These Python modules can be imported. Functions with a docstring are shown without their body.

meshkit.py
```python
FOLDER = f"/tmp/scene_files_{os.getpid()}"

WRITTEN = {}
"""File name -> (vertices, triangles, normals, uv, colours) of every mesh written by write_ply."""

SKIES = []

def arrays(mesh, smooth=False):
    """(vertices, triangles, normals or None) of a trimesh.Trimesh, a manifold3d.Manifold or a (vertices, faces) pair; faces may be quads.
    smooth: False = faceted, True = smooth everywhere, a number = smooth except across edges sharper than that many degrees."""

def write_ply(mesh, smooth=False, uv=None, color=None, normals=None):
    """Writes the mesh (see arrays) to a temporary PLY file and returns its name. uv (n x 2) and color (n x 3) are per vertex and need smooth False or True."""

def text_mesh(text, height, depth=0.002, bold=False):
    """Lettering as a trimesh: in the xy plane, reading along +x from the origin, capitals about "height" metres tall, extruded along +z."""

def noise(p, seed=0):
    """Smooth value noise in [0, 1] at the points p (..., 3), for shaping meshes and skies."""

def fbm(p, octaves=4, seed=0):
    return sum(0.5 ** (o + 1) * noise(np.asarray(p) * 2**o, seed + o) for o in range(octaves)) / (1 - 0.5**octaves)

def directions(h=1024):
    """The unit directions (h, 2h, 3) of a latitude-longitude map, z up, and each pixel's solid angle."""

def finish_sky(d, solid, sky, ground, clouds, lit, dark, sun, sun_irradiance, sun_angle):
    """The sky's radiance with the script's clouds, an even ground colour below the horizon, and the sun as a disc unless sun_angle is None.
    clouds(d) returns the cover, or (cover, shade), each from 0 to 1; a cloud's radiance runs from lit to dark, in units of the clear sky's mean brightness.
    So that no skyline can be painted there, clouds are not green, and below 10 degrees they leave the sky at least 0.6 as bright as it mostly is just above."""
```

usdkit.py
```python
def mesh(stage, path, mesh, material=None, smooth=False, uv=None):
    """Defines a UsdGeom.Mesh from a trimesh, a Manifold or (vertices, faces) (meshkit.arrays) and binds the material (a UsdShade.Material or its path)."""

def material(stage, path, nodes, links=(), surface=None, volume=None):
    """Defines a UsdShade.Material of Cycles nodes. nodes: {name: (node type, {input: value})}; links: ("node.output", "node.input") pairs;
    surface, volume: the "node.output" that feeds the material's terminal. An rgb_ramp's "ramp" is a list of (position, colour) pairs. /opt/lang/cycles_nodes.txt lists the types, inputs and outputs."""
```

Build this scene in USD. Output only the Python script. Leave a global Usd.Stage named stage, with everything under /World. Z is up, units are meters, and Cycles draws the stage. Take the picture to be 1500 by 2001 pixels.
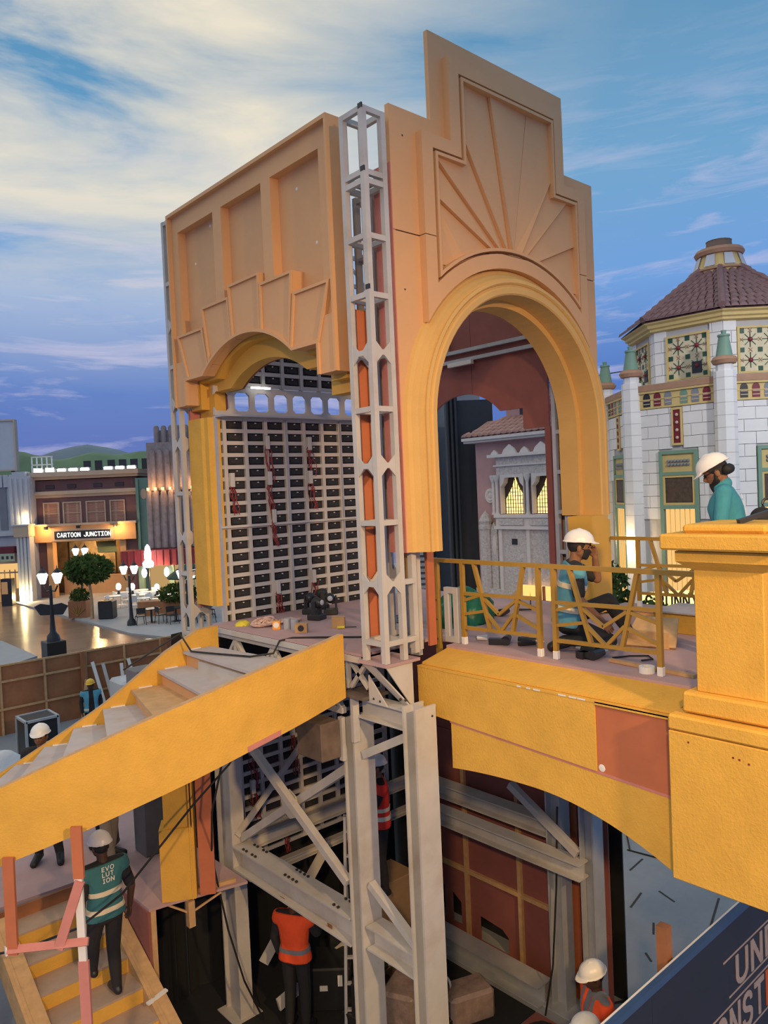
import math, random
import numpy as np, trimesh, shapely, manifold3d as m3
from shapely.geometry import Polygon, box as sbox
from pxr import Usd, UsdGeom, UsdLux, UsdShade, Gf
import usdkit, meshkit

stage = Usd.Stage.CreateInMemory()
UsdGeom.Xform.Define(stage, '/World')
UsdGeom.Scope.Define(stage, '/World/Looks')
RND = random.Random(7)

# ---------------------------------------------------------------- camera
# world: X recedes to the right along the arch front, Y recedes to the left along the side wall, Z up; eye 1.58 m above the deck (z = 0)
YAW, PITCH, ROLL, FPX = math.radians(41.6427), math.radians(-1.7019), math.radians(-2.5317), 1494.69
FWD = np.array([math.sin(YAW)*math.cos(PITCH), math.cos(YAW)*math.cos(PITCH), math.sin(PITCH)])
_r = np.cross(FWD, [0, 0, 1.]); _r /= np.linalg.norm(_r); _u = np.cross(_r, FWD)
RT = math.cos(ROLL)*_r + math.sin(ROLL)*_u; UP = -math.sin(ROLL)*_r + math.cos(ROLL)*_u
EYE = np.array([0, 0, 1.58])
cam = UsdGeom.Camera.Define(stage, '/World/camera')
cam.CreateFocalLengthAttr(26.0); cam.CreateHorizontalApertureAttr(26.0*1500/FPX)
cam.CreateExposureAttr(0.0); cam.CreateClippingRangeAttr(Gf.Vec2f(0.1, 2000))
cam.AddTransformOp().Set(Gf.Matrix4d(*RT, 0, *UP, 0, *(-FWD), 0, *EYE, 1))

# ---------------------------------------------------------------- sky: a painted dusk sky, teal above, periwinkle low, cream clouds
def sky():
    n = {"tc": ("texture_coordinate", {}), "s": ("separate_xyz", {}),
         "base": ("rgb_ramp", {"ramp": [(0, (.17, .20, .50)), (.02, (.15, .20, .53)), (.07, (.10, .17, .50)), (.13, (.095, .20, .55)), (.24, (.16, .35, .72)), (.36, (.14, .36, .62)), (.50, (.105, .29, .50)), (1, (.12, .30, .48))]}),
         "map1": ("mapping", {"location": (0.3, 5.2, 1.1), "scale": (1.5, 1.5, 5.2)}),
         "n1": ("noise_texture", {"scale": 1.25, "detail": 7.0, "roughness": .56, "distortion": .5}),
         "r1": ("rgb_ramp", {"ramp": [(0, (0, 0, 0)), (.35, (0, 0, 0)), (.44, (.55,)*3), (.56, (1, 1, 1))]}),
         "map2": ("mapping", {"location": (0.4, 2.3, 0.0), "rotation": (.12, -.10, .2), "scale": (2.2, 2.2, 17.)}),
         "n2": ("noise_texture", {"scale": 2.2, "detail": 7.0, "roughness": .62, "distortion": .6}),
         "r2": ("rgb_ramp", {"ramp": [(0, (0, 0, 0)), (.50, (0, 0, 0)), (.60, (.45,)*3), (.74, (.9,)*3)]}),
         "lowk": ("rgb_ramp", {"ramp": [(0, (.75,)*3), (.30, (.8,)*3), (.45, (.15,)*3), (1, (.1,)*3)]}),
         "highk": ("rgb_ramp", {"ramp": [(0, (.0,)*3), (.13, (.06,)*3), (.24, (.30,)*3), (.36, (.95,)*3), (1, (1,)*3)]}),
         "bank": ("vector_math", {"math_type": "dot_product", "vector2": (-.747, .664, .25)}), "bankr": ("rgb_ramp", {"ramp": [(0, (.0,)*3), (.42, (.05,)*3), (.52, (.35,)*3), (.62, (1,)*3), (1, (1,)*3)]}), "bm": ("math", {"math_type": "multiply_add", "value2": .5, "value3": .5}), "m0": ("math", {"math_type": "multiply"}),
         "m1": ("math", {"math_type": "multiply"}), "m2": ("math", {"math_type": "multiply"}),
         "c1": ("mix_color", {"b": (.86, .78, .62)}),
         "c2": ("mix_color", {"b": (.58, .56, .76)}),
         "bg": ("background_shader", {"strength": SKY})}
    l = [("tc.generated", "s.vector"), ("s.z", "base.fac"), ("tc.generated", "map1.vector"), ("map1.vector", "n1.vector"), ("n1.fac", "r1.fac"),
         ("tc.generated", "map2.vector"), ("map2.vector", "n2.vector"), ("n2.fac", "r2.fac"), ("s.z", "lowk.fac"), ("s.z", "highk.fac"),
         ("tc.generated", "bank.vector1"), ("bank.value", "bm.value1"), ("bm.value", "bankr.fac"), ("bankr.color", "m0.value1"), ("r1.color", "m0.value2"), ("m0.value", "m1.value1"), ("highk.color", "m1.value2"), ("r2.color", "m2.value1"), ("lowk.color", "m2.value2"),
         ("m2.value", "c2.fac"), ("base.color", "c2.a"), ("m1.value", "c1.fac"), ("c2.result", "c1.a"), ("c1.result", "bg.color")]
    return usdkit.material(stage, '/World/Looks/painted_sky', n, l, surface="bg.background")
SKY = 1.0
dome = UsdLux.DomeLight.Define(stage, '/World/sky')
UsdShade.MaterialBindingAPI.Apply(dome.GetPrim()).Bind(sky())

# ---------------------------------------------------------------- warm work flood behind the camera (aimed at the deck), low enough to leave the tower top dim
def lamp(name, p, power, col, r=.1, aim=None, cone=None, soft=.5):
    """The place's own lamps and one added fill. aim: a point the lamp is turned to."""
    L = UsdLux.SphereLight.Define(stage, '/World/' + name)
    L.CreateRadiusAttr(r); L.CreateIntensityAttr(power/(4*math.pi**2*r*r)); L.CreateColorAttr(Gf.Vec3f(*col)); L.CreateNormalizeAttr(False)
    p = np.array(p, float)
    if aim is not None:
        z = p - np.array(aim, float); z /= np.linalg.norm(z); x = np.cross([0, 0, 1.], z); x /= np.linalg.norm(x); y = np.cross(z, x)
        L.AddTransformOp().Set(Gf.Matrix4d(*x, 0, *y, 0, *z, 0, *p, 1))
        sh = UsdLux.ShapingAPI.Apply(L.GetPrim()); sh.CreateShapingConeAngleAttr(cone); sh.CreateShapingConeSoftnessAttr(soft)
    else:
        L.AddTranslateOp().Set(Gf.Vec3d(*p))
    return L
lamp('flood_lamp', (-3.2, -2.6, 4.6), 2900, (1.0, .64, .30), r=.25, aim=(5.0, 4.6, -1.6), cone=36, soft=1.0)
lamp('flood_lamp_b', (2.2, -5.5, 4.4), 3300, (1.0, .62, .26), r=.25, aim=(4.0, 6.0, -1.4), cone=38, soft=1.0)
lamp('rotunda_fill_lamp', (19.5, 1.0, 8.5), 4200, (1.0, .96, .92), r=.3, aim=(27, 13, 2.5), cone=40, soft=.8)  # added fill that brightens the rotunda; no such lamp is seen

# ---------------------------------------------------------------- helpers
LOC, COUNT = {}, {}
def path_for(parent, name):
    k = COUNT.get((parent, name), 0); COUNT[(parent, name)] = k + 1
    return f"{parent}/{name}" + (f"_{k:03d}" if k else "")
def tag(p, label=None, cat=None, group=None, kind=None):
    for k, v in (('label', label), ('category', cat), ('group', group), ('kind', kind)):
        if v: p.SetCustomDataByKey(k, v)
def thing(name, label, cat, loc=(0, 0, 0), group=None, rz=0, kind=None):
    path = path_for('/World', name)
    x = UsdGeom.Xform.Define(stage, path); x.AddTranslateOp().Set(Gf.Vec3d(*map(float, loc)))
    if rz: x.AddRotateZOp().Set(float(rz))
    LOC[path] = np.array(loc, float); tag(x.GetPrim(), label, cat, group, kind)
    return path
def obj(name, mesh, mat, parent=None, local=False, smooth=False, label=None, cat=None, group=None, kind=None):
    """One Mesh prim. Vertices come in world coordinates unless local."""
    if isinstance(mesh, M): mesh = mesh.get()
    v, f = (mesh.vertices, mesh.faces) if hasattr(mesh, 'vertices') else mesh
    base = LOC.get(parent, np.zeros(3)) if parent else np.zeros(3)
    v = np.asarray(v, float) - (0 if local else base)
    path = path_for(parent or '/World', name)
    LOC[path] = base
    p = usdkit.mesh(stage, path, (v, np.asarray(f)), mat, smooth=smooth)
    tag(p.GetPrim(), label, cat, group, kind)
    return path
def copy(src, loc, rz=0, label=None, group=None, scale=None):
    name = src.split('/')[-1].rsplit('_', 1)[0] if src[-3:].isdigit() else src.split('/')[-1]
    was = stage.GetPrimAtPath(src).GetCustomData()
    path = path_for('/World', name); x = UsdGeom.Xform.Define(stage, path); pr = x.GetPrim()
    pr.GetReferences().AddInternalReference(src); x.ClearXformOpOrder()
    m = Gf.Matrix4d().SetScale(float(scale or 1))*Gf.Matrix4d().SetRotate(Gf.Rotation(Gf.Vec3d(0, 0, 1), float(rz)))*Gf.Matrix4d().SetTranslate(Gf.Vec3d(*map(float, loc)))
    x.AddTransformOp(opSuffix='place').Set(m); pr.SetInstanceable(True)
    tag(pr, label or was.get('label'), was.get('category'), group or was.get('group'))
    return path

class M:
    """Collects shapes into one mesh."""
    def __init__(s): s.v, s.f, s.n = [], [], 0
    def raw(s, v, f):
        v = np.asarray(v, float); s.v.append(v); s.f.append(np.asarray(f, int) + s.n); s.n += len(v); return s
    def add(s, t):
        if hasattr(t, 'to_mesh'): k = t.to_mesh(); return s.raw(k.vert_properties[:, :3], k.tri_verts)
        return s.raw(t.vertices, t.faces)
    def box(s, x0, x1, y0, y1, z0, z1):
        v = [(x, y, z) for x in (x0, x1) for y in (y0, y1) for z in (z0, z1)]
        return s.raw(v, [(0,1,3),(0,3,2),(4,6,7),(4,7,5),(0,4,5),(0,5,1),(2,3,7),(2,7,6),(0,2,6),(0,6,4),(1,5,7),(1,7,3)])
    def rbox(s, x0, x1, y0, y1, z0, z1, r=.01):
        """A box with chamfered edges."""
        c = np.array([(x0+x1)/2, (y0+y1)/2, (z0+z1)/2]); h = np.array([x1-x0, y1-y0, z1-z0])/2
        p = [c + np.array(g)*(h - r*np.array(k)) for g in np.ndindex(2, 2, 2) for g in [np.array(g)*2-1] for k in ((0,1,1),(1,0,1),(1,1,0))]
        return s.hull(p)
    def hull(s, pts): return s.add(m3.Manifold.hull_points(np.asarray(pts, float)))
    def frame(s, p, q, up=(0, 0, 1)):
        p, q = np.array(p, float), np.array(q, float); d = (q-p)/np.linalg.norm(q-p)
        a = np.cross(up, d)
        if np.linalg.norm(a) < 1e-4: a = np.cross((0, 1, 0), d)
        a /= np.linalg.norm(a); return p, q, d, a, np.cross(d, a)
    def beam(s, p, q, w, h=None, up=(0, 0, 1)):
        """w across, h along up."""
        p, q, d, a, b = s.frame(p, q, up); h = w if h is None else h
        v = [e + i*a*w/2 + j*b*h/2 for e in (p, q) for i, j in ((-1,-1),(1,-1),(1,1),(-1,1))]
        return s.raw(v, [(0,2,1),(0,3,2),(4,5,6),(4,6,7)] + [t for k in range(4) for l in [(k+1) % 4] for t in ((k,l,l+4),(k,l+4,k+4))])
    def hbeam(s, p, q, w, h, t=.02, up=(0, 0, 1)):
        """H section: two flanges (w wide) h apart along up, joined by a web."""
        p, q, d, a, b = s.frame(p, q, up)
        for k in (-1, 1): s.beam(p+b*k*(h-t)/2, q+b*k*(h-t)/2, w, t, up=b)
        return s.beam(p, q, t*.8, h-2*t, up=b)
    def tube(s, pts, r, n=6):
        p = np.array(pts, float)
        t = np.gradient(p, axis=0); t /= np.linalg.norm(t, axis=1, keepdims=True)+1e-12
        ref = np.array([0, 0, 1.]) if abs(t[:, 2]).mean() < .9 else np.array([1., 0, 0])
        a = np.cross(t, ref); a /= np.linalg.norm(a, axis=1, keepdims=True)+1e-9; b = np.cross(t, a)
        r = np.broadcast_to(r, (len(p),)); an = np.arange(n)*2*math.pi/n
        v = (p[:, None] + r[:, None, None]*(np.cos(an)[None, :, None]*a[:, None] + np.sin(an)[None, :, None]*b[:, None])).reshape(-1, 3)
        f = [t2 for i in range(len(p)-1) for j in range(n) for k in [(j+1) % n] for t2 in ((i*n+j, (i+1)*n+k, i*n+k), (i*n+j, (i+1)*n+j, (i+1)*n+k))]
        f += [(0, j, j+1) for j in range(1, n-1)] + [((len(p)-1)*n, (len(p)-1)*n+j+1, (len(p)-1)*n+j) for j in range(1, n-1)]
        return s.raw(v, f)
    def prism(s, poly, axis, d0, d1):
        """poly in (Y,Z), (X,Z) or (X,Y) for axis x, y, z; extruded along the axis from d0 to d1."""
        poly = poly if hasattr(poly, 'geom_type') else Polygon(poly)
        if not poly.is_valid: poly = poly.buffer(0)
        for g in getattr(poly, 'geoms', [poly]):
            if g.geom_type != 'Polygon' or g.area < 1e-7: continue
            e = trimesh.creation.extrude_polygon(g, abs(d1-d0), engine='earcut'); v = np.array(e.vertices); f = np.array(e.faces)
            k = v[:, 2] + min(d0, d1)
            if axis == 'x': v = np.c_[k, v[:, 0], v[:, 1]]
            elif axis == 'y': v = np.c_[v[:, 0], k, v[:, 1]]; f = f[:, ::-1]
            else: v = np.c_[v[:, 0], v[:, 1], k]
            s.raw(v, f)
        return s
    def lathe(s, prof, c=(0, 0, 0), n=20, a0=0, a1=2*math.pi):
        full = abs(a1-a0-2*math.pi) < 1e-6; m = n if full else n+1
        an = a0 + (a1-a0)*np.arange(m)/n; P = np.array(prof, float)
        v = np.stack([P[:, 0][None]*np.cos(an)[:, None]+c[0], P[:, 0][None]*np.sin(an)[:, None]+c[1], np.broadcast_to(P[:, 1]+c[2], (m, len(P)))], -1).reshape(-1, 3)
        L = len(P); f = []
        for i in range(n):
            j = (i+1) % m
            for k in range(L-1): f += [(i*L+k, j*L+k, j*L+k+1), (i*L+k, j*L+k+1, i*L+k+1)]
        return s.raw(v, f)
    def ball(s, c, r, sub=2, scale=(1, 1, 1)):
        b = trimesh.creation.icosphere(sub, 1.0); return s.raw(np.array(b.vertices)*r*np.array(scale)+np.array(c), b.faces)
    def turn(s, rz, loc=(0, 0, 0), pivot=(0, 0, 0)):
        c, q = math.cos(math.radians(rz)), math.sin(math.radians(rz)); R = np.array([[c, -q, 0], [q, c, 0], [0, 0, 1]])
        s.v = [(v-np.array(pivot))@R.T + np.array(pivot) + np.array(loc) for v in s.v]; return s
    def get(s): return np.vstack(s.v), np.vstack(s.f)
def arc(c, r, a0, a1, n=24): return [(c[0]+r*math.cos(math.radians(a)), c[1]+r*math.sin(math.radians(a))) for a in np.linspace(a0, a1, n)]

# ---------------------------------------------------------------- materials
def mat(name, col, rough=.6, var=.12, scale=3., bump=0., bscale=60., metal=0., emit=None, dirt=None, spec=None, vec="position"):
    """Paint or stuff with uneven tone (var), relief (bump at bscale), and optional patches of dirt (colour, amount, scale)."""
    c = np.array(col, float); n = {"g": ("geometry", {}), "n": ("noise_texture", {"scale": scale, "detail": 5.0, "roughness": .6}),
        "r": ("rgb_ramp", {"ramp": [(.25, tuple(c*(1-var))), (.75, tuple(np.minimum(c*(1+var), 1)))]}), "p": ("principled_bsdf", {"roughness": rough, "metallic": metal})}
    l = [("g.position", "n.vector"), ("n.fac", "r.fac")]; last = "r.color"
    if dirt:
        n["dn"] = ("noise_texture", {"scale": dirt[2], "detail": 6.0, "roughness": .65}); n["dr"] = ("rgb_ramp", {"ramp": [(.5, (0, 0, 0)), (.7, (dirt[1],)*3)]}); n["dm"] = ("mix_color", {"b": dirt[0]})
        l += [("g.position", "dn.vector"), ("dn.fac", "dr.fac"), ("dr.color", "dm.fac"), (last, "dm.a")]; last = "dm.result"
    l.append((last, "p.base_color"))
    if bump:
        n["bn"] = ("noise_texture", {"scale": bscale, "detail": 4.0, "roughness": .7}); n["b"] = ("bump", {"strength": 1.0, "distance": bump})
        l += [("g.position", "bn.vector"), ("bn.fac", "b.height"), ("b.normal", "p.normal")]
    if emit: n["p"][1]["emission_color"] = emit[0]; n["p"][1]["emission_strength"] = emit[1]
    if spec is not None: n["p"][1]["specular_ior_level"] = spec
    return usdkit.material(stage, '/World/Looks/' + name, n, l, surface="p.BSDF")
def glow(name, col, s): return usdkit.material(stage, '/World/Looks/' + name, {"e": ("emission", {"color": col, "strength": s})}, [], surface="e.emission")

PAINT = (.68, .385, .068)
stucco = mat('yellow_stucco', PAINT, .75, .10, 4., bump=.006, bscale=45., spec=.2)
paint = mat('yellow_paint', PAINT, .6, .06, 2.5, bump=.0008, bscale=90., spec=.3)
ring_p = mat('ring_paint', (.64, .385, .12), .6, .06, 2.5, bump=.002, bscale=60., spec=.3)
tan = mat('shade_toned_paint', (.66, .37, .17), .6, .05, 2.0, bump=.0006, bscale=80., spec=.3)  # yellow paint dulled in the colour itself, as faces outside the warm light
pink = mat('pink_board', (.52, .20, .17), .8, .12, 5.)
terra = mat('terracotta_board', (.46, .14, .06), .7, .10, 4.)
maroon = mat('maroon_board', (.26, .085, .07), .7, .14, 3.)
ply_pink = mat('pink_plywood', (.44, .29, .29), .8, .13, 2.2, dirt=((.28, .17, .16), .6, 1.1))
steel = mat('primed_steel', (.50, .475, .44), .5, .10, 3., dirt=((.30, .22, .15), .35, 2.2), spec=.4)
steel_cool = mat('bare_and_shaded_steel', (.44, .45, .47), .45, .12, 4., metal=.3)  # cool shade of the steel put into its colour; also bare metal goods
led_frame = mat('led_frame_metal', (.52, .49, .45), .5, .07, 2.)
led_dark = mat('led_module_black', (.022, .020, .019), .55, .4, 30., bump=.003, bscale=160.)
white_pl = mat('white_plastic', (.72, .70, .66), .4, .05, 4.)
black_pl = mat('black_plastic', (.018, .018, .018), .4, .2, 8.)
rubber = mat('black_cable', (.015, .014, .014), .6, .2, 8.)
red_cable = mat('red_cable', (.22, .02, .02), .5, .2, 8.)
gold = mat('gold_rail_paint', (.40, .23, .035), .42, .10, 6., metal=.15)
wood = mat('raw_timber', (.52, .32, .15), .75, .18, 9.)
ply_brown = mat('brown_plywood', (.33, .135, .055), .7, .2, 1.6, dirt=((.22, .08, .03), .5, 2.5))
concrete = mat('grey_concrete', (.30, .31, .33), .85, .08, 1.2, bump=.003, bscale=20., dirt=((.22, .23, .25), .5, .7))
dirty_board = mat('grey_tread_board', (.46, .42, .42), .8, .12, 3., dirt=((.42, .28, .22), .6, 2.0))
card = mat('brown_cardboard', (.45, .27, .12), .8, .08, 6.)
# ================================================================ ground and settings
GZ = -5.0
g = M(); g.box(-30, 60, -30, 90, GZ-.2, GZ)
obj('plaza_ground', g, concrete, kind='structure')

# ================================================================ arch front (plane Y = 5.25)
FC, FY = (6.63, 2.2), 5.25
fr = thing('arch_front_wall', 'stepped yellow front wall with tall round arch and sunburst panel on the tower', 'wall', (6.6, FY, 1))
out = Polygon([(4.94, .97), (4.94, 5.16), (5.5, 5.16), (5.5, 6.03), (7.7, 6.03), (7.7, 5.15), (8.27, 5.15), (8.27, 1.0)] )
leg = lambda r, z0=.5: Polygon(arc(FC, r, 0, 180, 48) + [(FC[0]-r, z0), (FC[0]+r, z0)])
board = out.difference(leg(1.5))
SEAM = 4.0
for z0, z1 in ((SEAM+.006, 7), (0, SEAM-.006)):
    obj('wall_board', M().prism(board.intersection(sbox(0, z0, 20, z1)), 'y', FY, FY+.05), tan, fr)
obj('side_board', M().box(4.932, 4.972, FY+.004, FY+.24, .97, 4.62), pink, fr, label='pink unpainted return board')
obj('backing_board', M().prism(board.buffer(-.015).intersection(sbox(5.2, 0, 20, 4.6)), 'y', FY+.052, FY+.07), pink, fr, label='pink back of the wall')
# stepped raised band
hole = Polygon([(5.43, 3.56), (5.43, 4.85), (5.84, 4.85), (5.84, 5.68), (7.42, 5.68), (7.42, 4.85), (7.84, 4.85), (7.84, 3.56)]).union(sbox(5.43, 3.0, 7.84, 3.7)).difference(leg(1.81))
band_o = Polygon([(5.28, 3.0), (5.28, 4.98), (5.69, 4.98), (5.69, 5.81), (7.58, 5.81), (7.58, 4.98), (7.98, 4.98), (7.98, 3.0)]).difference(leg(1.66))
band = band_o.difference(hole)
for z0, z1 in ((SEAM+.004, 7), (0, SEAM-.004)):
    obj('stepped_band', M().prism(band.intersection(sbox(0, z0, 20, z1)), 'y', FY-.085, FY), tan, fr)
lip = hole.buffer(-.026, join_style=2).difference(hole.buffer(-.058, join_style=2))
obj('inner_moulding', M().prism(lip, 'y', FY-.095, FY-.01), tan, fr)
# sunburst: nine pleated blades
FAN = (6.66, 3.86); inner = hole.buffer(-.05, join_style=2)
rays = [180+5, 155.0, 141.5, 121.5, 100.0, 79.0, 57.5, 43.0, 22.0, -5]
for i in range(9):
    a, b = rays[i], rays[i+1]
    w = Polygon([FAN] + arc(FAN, 4, b+.12, a-.12, 8)).intersection(inner)
    m = M().prism(w, 'y', FY-.05, FY); v, f = m.get()
    t = (np.degrees(np.arctan2(v[:, 2]-FAN[1], v[:, 0]-FAN[0])) - b)/(a-b)
    if i >= 5: t = 1-t
    near = v[:, 1] < FY-.03
    v[near, 1] = FY - .015 - .04*np.clip(t[near], 0, 1)
    obj('sunburst_blade', (v, f), tan, fr)
# arch ring: a profile (radius, depth) swept up the left leg, over the arch and down the right leg
def sweep_arch(prof, zl, zr, n=40):
    P = np.array(prof, float); st = [(FC[0], zl, -1)] + [(FC[0], None, math.radians(a)) for a in np.linspace(180, 0, n)] + [(FC[0], zr, 1)]
    v, f, L = [], [], len(P)
    for x, z, k in st:
        for r, y in P:
            v.append((FC[0]+k*r, y, z) if z is not None else (FC[0]+r*math.cos(k), y, FC[1]+r*math.sin(k)))
    for i in range(len(st)-1):
        for j in range(L):
            q = (j+1) % L; f += [(i*L+j, i*L+q, (i+1)*L+q), (i*L+j, (i+1)*L+q, (i+1)*L+j)]
    for i in (0, len(st)-1):
        c = list(range(i*L, i*L+L)); e = trimesh.creation.triangulate_polygon(Polygon(P), engine='earcut')
        for t in e[1]: f.append([c[0]+int(np.argmin(np.abs(P-np.array(e[0][k])).sum(1))) for k in t])
    return M().raw(v, f)
obj('arch_cove', sweep_arch([(1.665, FY+.0), (1.645, FY-.03), (1.61, FY-.05), (1.57, FY-.10), (1.545, FY-.145), (1.53, FY-.145), (1.53, FY+.0)], .97, 1.16), ring_p, fr)
obj('arch_rib', sweep_arch([(1.53, FY-.17), (1.495, FY-.175), (1.48, FY-.16), (1.475, FY-.15), (1.465, FY-.15), (1.455, FY-.165), (1.44, FY-.175), (1.385, FY-.17), (1.37, FY-.155), (1.37, FY+.02), (1.53, FY+.02)], .97, 1.16), ring_p, fr)
obj('arch_soffit', sweep_arch([(1.37, FY+.02), (1.37, FY+.10), (1.30, FY+.10), (1.30, FY+.36), (1.40, FY+.36), (1.53, FY+.02)], .97, 1.16), ring_p, fr)
pl = M().box(7.66, 8.0, FY-.24, FY+.09, .02, 1.16).box(8.0, 8.12, FY-.19, FY+.09, .02, 1.10)
obj('plinth', pl, paint, fr)
obj('plinth_edge_board', M().box(8.122, 8.16, FY-.1, FY+.2, .02, 1.0), pink, fr)
obj('screw_hole', (lambda q: [q.box(x, x+.014, FY-.003, FY+.001, z, z+.014) for x, z in ((5.03, 2.62), (5.03, 2.1), (5.04, 1.55), (5.05, 3.45), (5.1, 4.9))] and q)(M()), black_pl, fr)

# ================================================================ coffered side wall (plane X = 4.6)
SX, YC = 4.6, 7.435
sw = thing('coffered_side_wall', 'tan side wall with three coffers and keystone fan over a segmental arch', 'wall', (SX, YC, 2.7))
def opening(d, zb):
    """The arched opening, its edges moved in by d."""
    zs = 3.05-d*.9; hw = .94-d*.9; R = 1.47-d*.35; zc = zs - math.sqrt(R*R-hw*hw)
    a = math.degrees(math.asin(hw/R))
    return Polygon(arc((YC, zc), R, 90-a, 90+a, 28) + [(YC-hw, zs), (YC-1.37+d, zs), (YC-1.37+d, zb), (YC+1.37-d, zb), (YC+1.37-d, zs), (YC+hw, zs)]).buffer(0)
oa = opening(0, 2.0)
tops = [(8.98, 8.335, 3.63), (8.335, 7.705, 3.86), (7.705, 7.05, 3.985), (7.05, 6.435, 3.86), (6.435, 5.825, 3.63)]
cuts = [(8.76, 3.05), (8.2, 3.05), (7.64, 3.05), (7.07, 3.05), (6.53, 3.05), (6.03, 3.05)]
vs = [Polygon([(a, z), (b, z), cuts[i+1], cuts[i]]).difference(oa) for i, (a, b, z) in enumerate(tops)]
allv = shapely.union_all(vs)
coffers = [(8.05, 8.93), (7.01, 7.86), (5.98, 6.83)]
face = sbox(5.80, 3.302, 9.09, 5.14).difference(oa.buffer(.01)).difference(allv.buffer(.002))
for a, b in coffers: face = face.difference(sbox(a, 3.0, b, 4.93))
# the rails and stiles around the coffers
obj('coffer_frame', M().prism(face.buffer(0), 'x', SX+.06, SX+.17), tan, sw)
for a, b in coffers:
    w = sbox(a-.02, 3.05, b+.02, 4.95).difference(oa.buffer(.03))
    obj('coffer_back', M().prism(w, 'x', SX+.168, SX+.18), tan, sw)
for p_ in vs:
    q = p_.buffer(-.003, join_style=2); rim = q.difference(q.buffer(-.028, join_style=2))
    k = obj('voussoir', M().prism(q, 'x', SX+.025, SX+.17), tan, sw); obj('raised_rim', M().prism(rim, 'x', SX, SX+.024), tan, k)
obj('spandrel', M().prism(sbox(8.60, 2.742, 9.09, 3.3).difference(oa).difference(allv.buffer(.002)), 'x', SX+.02, SX+.17).prism(sbox(5.80, 2.742, 6.25, 3.3).difference(oa).difference(allv.buffer(.002)), 'x', SX+.02, SX+.17), tan, sw)
for y0, y1, z0, z1 in ((9.09, 9.12, 2.74, 5.18), (5.77, 5.80, 2.74, 5.18), (5.80, 9.09, 5.14, 5.18)):
    obj('edge_trim', M().box(SX, SX+.17, y0, y1, z0, z1), tan, sw)
arch_lip = oa.buffer(.03, join_style=2).difference(oa.buffer(-.004, join_style=2)).intersection(sbox(5.80, 2.74, 9.09, 5))
obj('arch_lip', M().prism(arch_lip, 'x', SX-.003, SX+.05), tan, sw)
obj('arch_layer', M().prism(sbox(5.84, 2.69, 9.03, 2.76).union(sbox(6.12, 2.69, 8.9, 3.75)).difference(opening(.03, 2.0)), 'x', SX+.19, SX+.30), paint, sw)
obj('arch_layer', M().prism(sbox(5.86, 2.57, 9.0, 2.76).union(sbox(6.12, 2.57, 8.9, 3.75)).difference(opening(.17, 2.0)), 'x', SX+.30, SX+.46), paint, sw)
obj('shadow_gap', M().prism(sbox(6.1, 2.75, 8.9, 3.75).difference(opening(-.015, 2.0)), 'x', SX+.181, SX+.19), paint, sw)
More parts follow.
